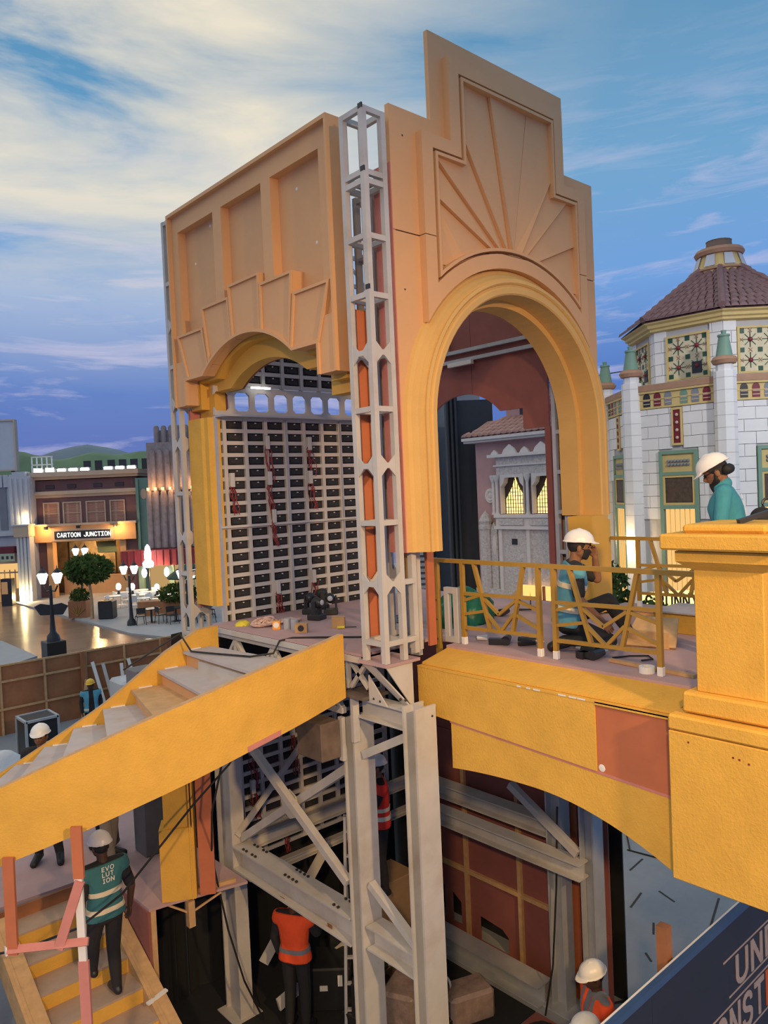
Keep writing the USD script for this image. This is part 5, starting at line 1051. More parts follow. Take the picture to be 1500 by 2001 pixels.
# the plaza's own lamps
c_, s_2 = math.cos(YAW), math.sin(YAW)
def plamp(name, u, d, z, p, col=(1, .66, .32), r=.08): lamp(name, (u*c_+d*s_2, -u*s_2+d*c_, z), p, col, r)
plamp('shop_lamp', -23.2, 51.8, -.2, 75, (1, .55, .2)); plamp('shop_lamp_b', -18.2, 51.8, -.2, 90, (1, .55, .2)); plamp('shop_lamp_c', -20.5, 54, -1.6, 300, (1, .6, .25), r=.15); plamp('pier_lamp', -24.25, 50.8, -4.5, 190, (1, .72, .32)); plamp('pier_lamp_b', -24.4, 51.9, .62, 55); plamp('canopy_lamp', -14.4, 48.4, -3.2, 260)
for i in range(3): plamp(f'flute_lamp_{i}', -15.0+1.3*i, 49.6, 2.4, 45, (1, .5, .18))
for n, k in (('rotunda_lamp_a', 1), ('rotunda_lamp_b', 2)):
    q = cor(RW+.75, k); lamp(n, (*q, -.9), 110, (1, .70, .34), .06)
# ================================================================ people
ADD = m3.OpType.Add
_ico = trimesh.creation.icosphere(1, 1.0).vertices
def sph(c, r): return np.asarray(c, float) + _ico*np.asarray(r)
def cap(a, b, ra, rb=None): return m3.Manifold.hull_points(np.vstack([sph(a, ra), sph(b, ra if rb is None else rb)]))
def hul(*cr): return m3.Manifold.hull_points(np.vstack([sph(c, r) for c, r in cr]))
def uni(L): return m3.Manifold.batch_boolean(L, ADD)
def soft(man, L=.03, it=10):
    m = man.refine_to_length(L).to_mesh(); t = trimesh.Trimesh(np.array(m.vert_properties[:, :3]), np.array(m.tri_verts), process=False)
    trimesh.smoothing.filter_taubin(t, iterations=it); return np.array(t.vertices), np.array(t.faces)
STAND = dict(pelvis=(0, 0, .95), waist=(0, 0, 1.10), chest=(.01, 0, 1.29), neck=(0, 0, 1.47), head=(.025, 0, 1.62), hipR=(0, -.09, .92), hipL=(0, .09, .92), shR=(0, -.19, 1.42), shL=(0, .19, 1.42),
    elR=(-.03, -.25, 1.15), elL=(-.03, .25, 1.15), wrR=(.06, -.24, .90), wrL=(.06, .24, .90), knR=(.03, -.10, .50), knL=(.03, .10, .50), anR=(-.01, -.11, .09), anL=(-.01, .11, .09), toR=(.15, -.13, .035), toL=(.15, .13, .035))
def skin(name, c): return mat(name, c, .55, .08, 20., spec=.3)
sk_mid = skin('skin_brown', (.24, .115, .06)); sk_dark = skin('skin_dark_brown', (.085, .042, .026)); hair_m = mat('black_hair', (.012, .010, .009), .7, .3, 40.)
cloth = lambda n, c, **k: mat(n, c, .85, .10, 9., bump=.004, bscale=18., **k)
C_black = cloth('black_cloth', (.016, .015, .016)); C_teal = cloth('teal_vest_cloth', (.035, .15, .17)); C_aqua = cloth('aqua_shirt_cloth', (.045, .26, .32)); C_blue = cloth('light_blue_vest_cloth', (.10, .33, .44)); C_grey = cloth('grey_cloth', (.16, .17, .20)); C_khaki = cloth('grey_trouser_cloth', (.22, .19, .16))
C_orange = cloth('orange_vest_cloth', (.85, .09, .02)); C_red = cloth('red_vest_cloth', (.75, .035, .02)); C_reflect = mat('reflective_tape', (.70, .62, .45), .35, .05, 10.); C_reflect_g = mat('grey_reflective_tape', (.20, .20, .22), .35, .05, 10.)
H_white = mat('white_helmet', (.78, .76, .72), .35, .03, 5.); H_yellow = mat('yellow_helmet', (.78, .45, .02), .35, .05, 5.); boot_m = mat('black_boot', (.014, .013, .013), .5, .3, 20.)
def rot_head(yaw, pitch):
    a, b = math.radians(yaw), math.radians(pitch); return np.array([[math.cos(a), -math.sin(a), 0], [math.sin(a), math.cos(a), 0], [0, 0, 1]]) @ np.array([[math.cos(b), 0, math.sin(b)], [0, 1, 0], [-math.sin(b), 0, math.cos(b)]])
def hand(w, d, n, curl, thumb):
    """Palm and five unequal bent fingers. w wrist, d pointing direction, n back-of-hand normal, thumb +1 or -1 side."""
    w, d, n = (np.array(x, float) for x in (w, d, n)); d /= np.linalg.norm(d); n -= d*(n@d); n /= np.linalg.norm(n); s = np.cross(n, d)*thumb
    L = [hul((w, .022), (w+d*.04+s*.022, .016), (w+d*.04-s*.022, .015)), hul((w+d*.03+s*.028, .014), (w+d*.09+s*.030, .011), (w+d*.085-s*.032, .011), (w+d*.03-s*.026, .014))]
    for k, (o, l) in enumerate(((.030, .036), (.010, .041), (-.011, .038), (-.031, .030))):
        p = w+d*.088+s*o; a = math.radians(curl*.55); q = p+(d*math.cos(a)-n*math.sin(a))*l; b = math.radians(curl*1.2); e = q+(d*math.cos(b)-n*math.sin(b))*l*.75
        L += [cap(p, q, .0095, .0088), cap(q, e, .0088, .0078)]
    p = w+d*.035+s*.03; q = p+(d*.7+s*.6-n*.25)*.042; e = q+(d*.85+s*.15-n*.4)*.032; return L + [cap(p, q, .0125, .0105), cap(q, e, .0105, .009)]
def person(label, loc, heading, pose, wear, skin_m, group=None):
    J = {k: np.array(v, float) for k, v in {**STAND, **pose}.items() if isinstance(v, tuple)}
    t = thing('person', label, 'person', loc, group, rz=heading)
    put = lambda n, vf, m, par=None, **k: obj(n, vf, m, par or t, local=True, smooth=40, **k)
    side = J['shL']-J['shR']; side /= np.linalg.norm(side); sp = J['neck']-J['waist']; sp /= np.linalg.norm(sp); fr = np.cross(side, sp)
    def torso(g, low=0):
        w, c = J['waist'], J['chest']; q = pose.get('bulk', 0)
        return [hul((J['hipR'], .10+g), (J['hipL'], .10+g), (w+side*.055, .092+g+q), (w-side*.055, .092+g+q)), hul((w+side*.055, .092+g+q), (w-side*.055, .092+g+q), (c+side*.07, .105+g+q), (c-side*.07, .105+g+q)),
                hul((c+side*.07, .105+g+q), (c-side*.07, .105+g+q), (J['shR']+side*.03, .062+g), (J['shL']-side*.03, .062+g), (J['neck']-sp*.03, .055+g))]
    arm = lambda k, g, end=1.: [cap(J['sh'+k], J['sh'+k]+(J['el'+k]-J['sh'+k])*min(end, 1), .055+g, .055-.012*min(end, 1)+g)] + ([cap(J['el'+k], J['el'+k]+(J['wr'+k]-J['el'+k])*(end-1), .043+g, .043-.014*(end-1)+g)] if end > 1 else [])
    leg = lambda k, g: [cap(J['hip'+k], J['kn'+k], .082+g, .058+g), cap(J['kn'+k], J['kn'+k]*.55+J['an'+k]*.45, .058+g, .052+g), cap(J['kn'+k]*.55+J['an'+k]*.45, J['an'+k], .052+g, .038+g)]
    foot = lambda k, g: [hul((J['an'+k], .04+g), (J['an'+k]*.9+np.array([0, 0, -.035]) + J['an'+k]*.1 - (J['to'+k]-J['an'+k])*.2, .032+g), (J['to'+k], .034+g))]
    R = rot_head(pose.get('yaw', 0), pose.get('pitch', 0)); H = J['head']; h = lambda *p: H + R@np.array(p, float)
    ell = lambda c, r: m3.Manifold.hull_points((trimesh.creation.icosphere(2, 1.).vertices*np.array(r)+np.array(c))@R.T + H)
    head = [ell((0, 0, .02), (.098, .077, .105)), hul((h(.045, 0, -.088), .032), (h(.0, .042, -.05), .036), (h(.0, -.042, -.05), .036), (h(.06, 0, -.03), .042)), hul((h(.088, 0, .018), .010), (h(.112, 0, -.022), .013), (h(.09, 0, -.032), .018)),
            hul((h(.078, .03, .03), .016), (h(.078, -.03, .03), .016)), hul((h(.08, .018, -.062), .012), (h(.08, -.018, -.062), .012))] + [ell((-.008, s*.078, -.012), (.022, .012, .034)) for s in (-1, 1)]
    neck = [cap(J['neck']-sp*.03, h(-.018, 0, -.05), .058, .054)]
    bd = torso(0) + neck + head + arm('R', 0, 2.) + arm('L', 0, 2.) + leg('R', 0) + leg('L', 0) + foot('R', 0) + foot('L', 0)
    v, f = soft(uni(bd), .022, 6)
    if pose.get('hands', 1):
        try:
            b = m3.Manifold(m3.Mesh(np.asarray(v, np.float32), np.asarray(f, np.uint32)))
            L = []
            for k, th in (('R', 1), ('L', -1)):
                d = pose.get('hd'+k); d = np.array(d, float) if d else J['wr'+k]-J['el'+k]
                L += hand(J['wr'+k], d, pose.get('hn'+k, (0, -1 if k == 'R' else 1, .05)), pose.get('curl'+k, 40), th)
            b = uni([b]+L).to_mesh(); v, f = np.array(b.vert_properties[:, :3]), np.array(b.tri_verts)
        except Exception: pass
    body = put('body', (v, f), skin_m)
    eb = M()
    for s in (-1, 1): eb.add(ell((.083, s*.031, .006), (.010, .013, .007)))
    put('eye', eb, hair_m); put('mouth', M().add(hul((h(.090, .02, -.064), .005), (h(.090, -.02, -.064), .005))), mat('lip', (.10, .03, .025), .5) if not stage.GetPrimAtPath('/World/Looks/lip') else UsdShade.Material.Get(stage, '/World/Looks/lip'))
    hr = ell((-.012, 0, .030), (.099, .083, .104)) - m3.Manifold.hull_points(np.array([h(x, y, z) for x in (.045, .3) for y in (-.2, .2) for z in (-.3, .075)])) - m3.Manifold.hull_points(np.array([h(x, y, z) for x in (-.3, .3) for y in (-.2, .2) for z in (-.3, -.075)]))
    if wear.get('hair', 1) == 2: hr = uni([hr] + [hul((h(-.075+.03*math.cos(a), .06*math.sin(a), -.02), .045)) for a in np.linspace(2, 4.3, 5)])
    put('hair', M().add(hr.refine_to_length(.02)), hair_m)
    if wear.get('beard'):
        put('beard', soft(uni([hul((h(.062, .0, -.10), .036), (h(.02, .052, -.06), .028), (h(.02, -.052, -.06), .028)), hul((h(.02, .062, -.05), .02), (h(.0, .072, .0), .014)), hul((h(.02, -.062, -.05), .02), (h(.0, -.072, .0), .014)), hul((h(.075, 0, -.14), .028), (h(.07, 0, -.09), .034))]), .018, 6), hair_m)
    if wear.get('mask'):
        put('face_mask', soft(uni([hul((h(.098, 0, -.03), .022), (h(.075, 0, -.095), .022), (h(.055, .05, -.03), .02), (h(.055, -.05, -.03), .02), (h(.045, .04, -.085), .018), (h(.045, -.04, -.085), .018))]), .015, 4), C_black); put('mask_strap', M().tube([h(.05, .068, -.02), h(-.01, .086, .0)], .003, 5).tube([h(.05, -.068, -.02), h(-.01, -.086, .0)], .003, 5), C_black)
    if wear.get('glasses'):
        put('glasses', M().tube([h(.10, .03, .01), h(.06, .075, .012), h(-.02, .085, .01)], .004, 5).tube([h(.10, -.03, .01), h(.06, -.075, .012), h(-.02, -.085, .01)], .004, 5).hull([h(x, s, z) for x in (.098, .102) for s in (-.045, .045) for z in (-.008, .02)]), C_black)
    if 'shirt' in wear:
        e = wear.get('sleeve', .75); put('shirt', soft(uni(torso(.010)+arm('R', .014, e)+arm('L', .014, e)), .03, 6), wear['shirt'])
        if wear.get('collar'): put('collar', soft(hul((J['neck']+fr*.02, .068), (J['neck']+sp*.03-fr*.012, .064)) - hul((J['neck']+fr*.03+sp*.08, .055), (J['neck']-sp*.05, .04)), .02, 3), wear['shirt'])
    put('trousers', soft(uni([hul((J['hipR'], .108), (J['hipL'], .108), (J['pelvis'], .10))] + leg('R', .014) + leg('L', .014)), .03, 6), wear.get('trousers', C_black))
    for k in 'RL': put('boot', soft(uni(foot(k, .012) + [cap(J['an'+k], J['an'+k]*.8+J['kn'+k]*.2, .052, .054)]), .025, 4), boot_m)
    if 'vest' in wear:
        vm, band = wear['vest'], wear.get('band', C_reflect)
        base = lambda g: uni(torso(g) + [cap(J['sh'+k], J['sh'+k]*.85+J['el'+k]*.15, .058+g) for k in 'RL'])
        slab = lambda c, z0, z1, w=.6: m3.Manifold.hull_points(np.array([c+sp*z+side*x+fr*y for z in (z0, z1) for x in (-w, w) for y in (-w, w)]))
        C0 = J['waist']; hgt = float((J['neck']-C0)@sp); V = base(.028)
        V = V - slab(C0, hgt-.0, 2) - slab(C0, -2, -.20)
        V = V - hul((J['neck']+fr*.10-sp*.02, .05), (J['chest']+fr*.20, .035), (J['neck']+sp*.1, .07))
        if wear.get('open'): V = V - m3.Manifold.hull_points(np.array([C0+sp*z+side*x+fr*y for z, w in ((-.4, .09), (hgt, .05)) for x in (-w, w) for y in (.04, .6)]))
        vv = soft(V, .03, 5); put('vest', vv, vm)
        vb = m3.Manifold(m3.Mesh(np.asarray(vv[0], np.float32), np.asarray(vv[1], np.uint32)))
        B = base(.034) - slab(C0, hgt-.0, 2)
        if wear.get('open'): B = B - m3.Manifold.hull_points(np.array([C0+sp*z+side*x+fr*y for z, w in ((-.4, .09), (hgt, .05)) for x in (-w, w) for y in (.04, .6)]))
        for z in wear.get('bands', (-.13, .05)):
            put('reflective_band', M().add((B ^ slab(C0, z, z+.05)).refine_to_length(.03)), band)
        if wear.get('braces'):
            for s in (-1, 1): put('reflective_strap', M().add((base(.033) ^ m3.Manifold.hull_points(np.array([C0+sp*z+side*(s*.10+x)+fr*y for z in (.05, .6) for x in (-.022, .022) for y in (-.6, .6)]))).refine_to_length(.03)), band)
    if 'text' in wear:
        lines, hgt_, turn = wear['text']; src = (vv if 'vest' in wear else soft(uni(torso(.012)), .03, 4))[0]
        u, w_ = (src-J['chest'])@side, (src-J['chest'])@sp; dep = (src-J['chest'])@fr
        for r, line in enumerate(lines):
            x = 0
            for ch in line:
                tm_ = meshkit.text_mesh(ch, hgt_, .004, bold=True); q = np.array(tm_.vertices); q[:, 0] -= q[:, 0].min(); wd = q[:, 0].max(); q[:, 0] += x; x += wd+hgt_*.18
                if turn: a, b = -(q[:, 1]) + hgt_/2 + wear.get('tx', 0), .10 - q[:, 0]; a = -a
                else: a, b = -(q[:, 0] - len(line)*hgt_*.42), .12 - r*hgt_*1.25 + q[:, 1]
                k = np.argmin((u[None]-(a[:, None] if not turn else a[:, None]))**2 + (w_[None]-b[:, None])**2 + 1e3*(dep[None] > 0), 1); dd = dep[k].min()
                pts = J['chest'] + np.outer(a, side) + np.outer(b, sp) + np.outer(dd - .006 - q[:, 2], fr)
                put('print_letter', (pts, tm_.faces), white_pl)
    hm = wear.get('helmet')
    if hm:
        tl = wear.get('tilt', 0); R2 = R@rot_head(0, tl); g = lambda *p: H + R2@np.array(p, float)
        T = lambda pts: np.array([g(*p) for p in pts])
        dome = trimesh.creation.icosphere(3, 1.).vertices; dome = np.c_[dome[:, 0]*.142, dome[:, 1]*.115, np.maximum(dome[:, 2], 0)*.118+.055]
        brim = [(math.cos(a)*.152, math.sin(a)*.124, z) for a in np.linspace(0, 2*math.pi, 32) for z in (.046, .058)]
        peak = [(.10, s*.10, z) for s in (-1, 1) for z in (.046, .06)] + [(.195*math.cos(a), .195*math.sin(a)*.55, .036) for a in np.linspace(-1, 1, 7)] + [(.193*math.cos(a), .193*math.sin(a)*.55, .043) for a in np.linspace(-1, 1, 7)]
        hs = soft(uni([m3.Manifold.hull_points(T(dome)), m3.Manifold.hull_points(T(brim)), m3.Manifold.hull_points(T(peak)), m3.Manifold.hull_points(T([(x, y, z) for x, z in ((-.11, .13), (0, .181), (.10, .14)) for y in (-.022, .022)]))]), .02, 5)
        k = put('helmet', hs, hm); put('helmet_strap', M().add(m3.Manifold.hull_points(T([(x, y, z) for x in (-.10, .04) for y in (-.09, .09) for z in (.02, .05)]))), C_black, k) if wear.get('strap') else None
    return t, J, h
DEG = math.degrees(YAW)
RGT = -DEG      # heading that points to the right of the picture
# kneeling worker on the bridge, phone at his ear
t, J, h = person('kneeling worker in white helmet, black mask and light blue vest on the bridge, phone raised', (6.05, 4.28, 0), RGT-4, dict(
    pelvis=(0, 0, .27), waist=(.03, 0, .42), chest=(.075, 0, .62), neck=(.10, 0, .80), head=(.145, 0, .955), hipR=(0, -.09, .25), hipL=(0, .09, .25), shR=(.085, -.18, .765), shL=(.10, .18, .77),
    elR=(.09, -.24, .49), wrR=(.31, -.18, .27), elL=(.33, .13, .63), wrL=(.305, .06, .845), knR=(.37, -.14, .085), anR=(-.04, -.14, .10), toR=(-.16, -.14, .045), knL=(.43, .13, .42), anL=(.62, .14, .10), toL=(.78, .15, .045),
    pitch=8, hdL=(-.25, -.05, .9), hnL=(.5, .8, 0), curlL=70, hdR=(.5, .15, -.6), curlR=30, hnR=(.2, -1, .2)),
    dict(shirt=C_black, sleeve=.8, vest=C_blue, open=1, bands=(-.06, .16), helmet=H_white, mask=1, trousers=C_black, tilt=-4), sk_mid)
obj('phone', M().rbox(-.038, .038, -.006, .006, -.075, .075, .004).turn(35, (6.283, 4.135, .965)), black_pl, label='black phone in the kneeling worker\'s raised hand', cat='phone')
# bearded worker behind the pillar
person('bearded worker in white helmet and aqua polo shirt looking down behind the stucco pillar', (6.52, 2.90, 0), 112, dict(bulk=.028,
    chest=(.04, 0, 1.29), neck=(.05, 0, 1.47), head=(.105, 0, 1.60), shR=(.04, -.215, 1.425), shL=(.04, .215, 1.425), elL=(.07, .27, 1.17), wrL=(.27, .16, 1.02), elR=(.08, -.25, 1.17), wrR=(.28, -.14, 1.02), pitch=26, knL=(.02, .1, .5), toL=(.16, .13, .035)),
    dict(shirt=C_aqua, sleeve=.85, collar=1, helmet=H_white, beard=1, hair=2, glasses=1, trousers=C_black, text=(['BTZ'], .065, True), tilt=4, strap=1), sk_mid)
person('worker bending at the right picture edge, only a blue shoulder above the pillar', (6.95, 2.35, 0), 130, dict(
    pelvis=(-.1, 0, .86), waist=(.04, 0, .98), chest=(.18, 0, 1.08), neck=(.32, 0, 1.16), head=(.44, 0, 1.16), hipR=(-.1, -.09, .85), hipL=(-.1, .09, .85), shR=(.27, -.18, 1.14), shL=(.27, .18, 1.14), elR=(.38, -.2, .9), elL=(.38, .2, .9), wrR=(.5, -.15, .75), wrL=(.5, .15, .75), pitch=45, hands=0),
    dict(shirt=C_blue, sleeve=.8, trousers=C_black), sk_mid)
tl_ = thing('tool_grip', 'black hand tool with a ring grip lying on top of the pillar', 'tool', (5.2, 2.12, 1.27))
obj('body', M().beam((5.10, 2.22, 1.262), (5.32, 2.06, 1.33), .04, .03), black_pl, tl_); obj('ring', M().tube([(5.27+.035*math.cos(a)*.8, 2.10-.035*math.cos(a)*.6, 1.37+.038*math.sin(a)) for a in np.linspace(-.6, math.pi+.6, 14)], .009, 6), black_pl, tl_)
# worker on the lower stair, from behind
person('worker in lettered teal vest and white helmet climbing the lower stair, seen from behind', (2.95, 8.02, -3.68), 92, dict(
    knR=(.06, -.09, .50), anR=(.0, -.08, .09), toR=(.16, -.09, .04), knL=(.12, .10, .60), anL=(.20, .09, .262), toL=(.36, .1, .21), elR=(-.06, -.27, 1.14), wrR=(-.0, -.27, .90), head=(.04, 0, 1.62), pitch=5, chest=(.02, 0, 1.29)),
    dict(shirt=C_black, sleeve=.85, vest=C_teal, bands=(-.12, .06), helmet=H_white, trousers=C_black, text=(['EVO', 'LUT', 'ION'], .046, False)), sk_dark)
person('worker in yellow helmet and blue vest standing before the plywood fence', (7.62, 20.9, GZ), -105, dict(yaw=-20), dict(shirt=C_black, sleeve=1.9, vest=C_blue, open=1, bands=(-.15,), helmet=H_yellow), sk_dark)
person('worker behind the curved stair, just a yellow helmet showing above the far stringer', (4.99, 16.13, GZ), -60, dict(hands=0), dict(shirt=C_black, helmet=H_yellow), sk_mid)
person('worker behind the curved stair, just a white helmet showing left of the yellow one', (4.46, 15.45, GZ), 160, dict(hands=0), dict(shirt=C_grey, helmet=H_white), sk_mid)
person('worker in bright red vest half hidden between the two front steel columns', (6.16, 7.26, -3.52), 150, dict(hands=0, elR=(.12, -.24, 1.2), wrR=(.35, -.15, 1.3), elL=(.12, .24, 1.2), wrL=(.35, .12, 1.3)), dict(shirt=C_black, vest=C_red, bands=(-.1, .0), helmet=H_white), sk_mid)
person('worker in orange vest with his head hidden behind the large bolted beam', (5.10, 7.72, GZ+.02), 30, dict(hands=0, elR=(.1, -.25, 1.2), wrR=(.3, -.2, 1.1)), dict(shirt=C_black, sleeve=1.9, vest=C_orange, bands=(-.08,), band=C_reflect_g, helmet=H_white), sk_dark)
person('worker in orange vest, grey shirt and white helmet at the lower right, looking left', (6.42, 4.34, GZ), 150, dict(hands=0, pitch=14), dict(shirt=C_grey, sleeve=1.7, vest=C_orange, open=1, bands=(-.12,), band=C_reflect_g, braces=1, helmet=H_white), sk_dark)
person('worker at the bottom picture edge, just a white helmet before the orange vest', (5.70, 3.96, GZ-.06+.06), 160, dict(hands=0), dict(shirt=C_grey, helmet=H_white), sk_dark)
person('worker in black trousers on the landing, boots seen below the stringer at left', (3.08, 10.25, -3.0), -125, dict(hands=0, anL=(0, .15, .09), toL=(.15, .2, .035)), dict(shirt=C_black, helmet=H_white), sk_mid)
t, J, h = person('worker in grey trousers with a yellow harness on the landing under the stringer', (3.62, 9.62, -3.0), -50, dict(hands=0, knR=(.06, -.14, .50), anR=(.12, -.14, .09), toR=(.28, -.16, .035), anL=(-.05, .16, .09), toL=(.10, .2, .035)), dict(shirt=C_grey, trousers=C_khaki, helmet=H_white), sk_mid)
hs_ = mat('yellow_harness', (.75, .45, .02), .6, .08, 9.); m = M()
for k in 'RL':
    a = J['hip'+k]*.45+J['kn'+k]*.55
    m.tube([a + np.array([.10*math.cos(q), .10*math.sin(q), .05*math.cos(q)]) for q in np.linspace(0, 2*math.pi, 14)], .018, 5); m.tube([a+np.array([.06, 0, .06]), J['hip'+k]+np.array([.11, 0, .05])], .018, 5)
obj('harness_strap', m, hs_, t, local=True)
person('worker in black trousers stepping at the back of the landing beside the grey column', (3.80, 10.1, -3.0), -150, dict(hands=0, toL=(.15, .12, .035)), dict(shirt=C_black, helmet=H_white), sk_mid)

# ================================================================ loose things on the decks
def carton(x, y, w, d, hgt, rz, label, m_=card, z=0, mark=None):
    t = thing('carton', label, 'box', (x, y, z)); obj('box', M().rbox(-w/2, w/2, -d/2, d/2, 0, hgt, .003).turn(rz, (x, y, z)), m_, t)
    obj('tape', M().box(-w/2-.002, w/2+.002, -.02, .02, hgt, hgt+.002).turn(rz, (x, y, z)), wood, t)
    if mark: obj('printed_mark', M().lathe([(0, 0), (.035, 0), (.035, .002), (0, .002)]).turn(0) if False else (lambda q: (setattr(q, 'v', [np.c_[v[:, 0], -d/2-v[:, 2]-.001, hgt*.55+v[:, 1]] for v in q.v]), q.turn(rz, (x, y, z)))[1])(M().lathe([(0, 0), (.035, 0), (.035, .002), (0, .002)], (0, 0, 0), 14)), mark, t)
    return t
carton(5.0, 7.12, .14, .12, .10, -42, 'small brown cardboard box with a round dark mark on the pink deck edge', mark=black_pl)
carton(5.46, 7.02, .15, .14, .12, -42, 'plain brown cardboard box right of the deck clutter, near the lattice column')
carton(4.93, 7.52, .09, .05, .10, -42, 'orange-edged white packet standing by the cable coils', mat('orange_packet', (.75, .30, .03), .6), mark=white_pl)
t = thing('paint_can', 'pair of small silver cans by the cardboard box', 'can', (5.02, 7.42, 0)); obj('can', M().lathe([(0, 0), (.045, 0), (.045, .12), (.04, .125), (0, .125)], (5.02, 7.43, 0), 14), steel_cool, t); obj('can', M().lathe([(0, 0), (.045, 0), (.045, .11), (.04, .115), (0, .115)], (5.06, 7.34, 0), 14), steel_cool, t)
def coil(name, c, R, n, r, mt, label, cat, seed, h=.08):
    g = random.Random(seed); m = M(); pts = []
    for i in range(n):
        a = i*.9+g.uniform(-.3, .3); q = R*g.uniform(.35, 1); pts.append((c[0]+q*math.cos(a), c[1]+q*math.sin(a)*.7, c[2]+r+g.uniform(0, h)*(1.2-q/R)))
    P = np.array(pts); tt = np.linspace(0, len(P)-1, len(P)*5); idx = np.clip(tt.astype(int), 0, len(P)-2); fr_ = (tt-idx)[:, None]; P = P[idx]*(1-fr_)+P[idx+1]*fr_
    k = np.ones(5)/5; P = np.stack([np.convolve(np.pad(P[:, i], 2, mode='edge'), k, 'valid') for i in range(3)], 1)
    obj(name, m.tube(P, r, 5), mt, label=label, cat=cat)
pale_c = mat('pale_pink_cable', (.55, .38, .32), .6, .2, 30.)
coil('cable_coil', (4.98, 7.85, 0), .22, 90, .011, pale_c, 'heap of pale pinkish cable coiled on the deck edge', 'cable', 1, .14)
coil('cable_coil', (5.28, 7.80, 0), .20, 60, .010, pale_c, 'looser pale cable loops trailing right of the heap', 'cable', 2, .06)
coil('cable_coil', (6.0, 6.5, 0), .28, 110, .010, mat('grey_blue_cable', (.14, .16, .20), .6, .5, 14.), 'tangle of grey and blue cables seen through the near lattice column', 'cable', 3, .16)
coil('cable_coil', (7.0, 5.6, GZ), .35, 80, .016, rubber, 'coil of black cable at the foot of the maroon panels', 'cable', 6, .15)
yb_ = mat('yellow_plastic_bag', (.62, .52, .03), .45, .15, 20.)
def lump(c, r, seed, squash=.6, sub=3, amp=.35, fq=3.):
    b = trimesh.creation.icosphere(sub, 1.); v = np.array(b.vertices); v *= (1+amp*(meshkit.fbm(v*fq+seed, 3, seed)-.5))[:, None]; v = v*np.array(r); v[:, 2] = np.maximum(v[:, 2]*squash, -.05*0); v[:, 2] -= v[:, 2].min()
    return v+np.array(c), b.faces
obj('plastic_bag', lump((4.84, 8.12, 0), (.10, .08, .10), 3), yb_, label='crumpled yellow plastic bag at the far end of the cable heap', cat='bag', smooth=60)
gt = mat('green_tarp', (.005, .10, .05), .4, .25, 10., bump=.004, bscale=22.)
obj('tarp_sack', lump((6.5, 6.0, 0), (.42, .26, .40), 5, 1., 4, .6, 2.2), gt, label='dark green crumpled tarp sack on the deck behind the railing', cat='sack', smooth=60)
def moving_head(x, y, rz, label, z=0, s=1.):
    t = thing('moving_head_light', label, 'stage light', (x, y, z)); q = lambda m: m.turn(rz, (x, y, z))
    obj('base', q(M().rbox(-.09*s, .09*s, -.09*s, .09*s, 0, .07*s, .01)), black_pl, t)
    for k in (-1, 1): obj('yoke', q(M().rbox(.07*k*s-.012, .07*k*s+.012, -.03*s, .03*s, .06*s, .24*s, .006)), black_pl, t)
    b = obj('head', q(M().ball((0, -.01*s, .21*s), .068*s, 2, (.85, 1.25, 1))), black_pl, t, smooth=60); obj('lens', q(M().ball((0, -.085*s, .215*s), .035*s, 2, (1, .5, 1))), mat('lens_glass', (.5, .52, .55), .08) if not stage.GetPrimAtPath('/World/Looks/lens_glass') else UsdShade.Material.Get(stage, '/World/Looks/lens_glass'), b)
for x, y, r, l in ((5.62, 7.66, 20, 'black moving-head stage light in front, right of the cable loops'), (5.98, 7.84, -40, 'black moving-head stage light behind, nearest the right board'), (6.2, 8.32, 60, 'black moving-head stage light against the LED wall'), (5.85, 8.1, 120, 'black moving-head stage light between the front one and the LED wall')): moving_head(x, y, r, l)
for x, y, r, l in ((5.8, 7.3, 10, 'black stage light under the tower, nearest the bolted beam'), (6.2, 7.55, 50, 'black stage light under the tower, right of its twin'), (6.35, 6.6, 80, 'black stage light by the wrapped boxes under the tower')): moving_head(x, y, r, l, GZ, 2.2)
sd_ = thing('screwdriver', 'yellow-handled screwdriver on the deck beyond the near stringer', 'tool', (5.42, 6.86, 0)); obj('handle', M().tube([(5.36, 6.92, .02), (5.42, 6.86, .02)], .016, 8), yb_, sd_); obj('shank', M().tube([(5.42, 6.86, .02), (5.52, 6.77, .02)], .006, 6), black_pl, sd_)
def drill(x, y, rz, label):
    t = thing('power_tool', label, 'tool', (x, y, 0)); q = lambda m: m.turn(rz, (x, y, .003))
    obj('motor', q(M().tube([(-.11, 0, .045), (.06, 0, .045)], [.045, .035], 10)), black_pl, t); obj('chuck', q(M().tube([(.06, 0, .045), (.14, 0, .045)], [.024, .012], 8)), steel_cool, t); obj('grip', q(M().hull([(a, b, c) for a, b, c in ((-.1, .02, .01), (-.04, .02, .01), (-.1, .17, 0), (-.03, .17, 0), (-.1, .02, .06), (-.04, .02, .06), (-.1, .17, .06), (-.03, .17, .06))])), black_pl, t)
for a in ((5.88, 4.86, 30, 'black power tool on the deck left of the kneeling worker'), (5.90, 4.60, -60, 'black angle grinder on the deck beside the left railing foot'), (5.84, 3.80, 0, 'black drill on the deck in front of the kneeling worker'), (5.90, 3.95, 80, 'second black drill lying behind the first in front of the worker'), (7.14, 5.92, 10, 'black tool case far back on the deck under the arch')): drill(*a)
obj('bracket_rod', M().tube([(7.45, 6.0, .02), (7.55, 5.85, .02), (7.55, 5.85, .25)], .015, 6), black_pl, label='thin bent metal rod standing on the deck under the arch', cat='rod')
tr_ = thing('tape_roll', 'roll of white tape lying on the curb by the right railing foot', 'tape roll', (5.63, 3.2, .002)); obj('roll', M().lathe([(.035, .003), (.062, .003), (.062, .058), (.035, .058), (.035, .003)], (5.63, 3.22, 0), 20), white_pl, tr_)
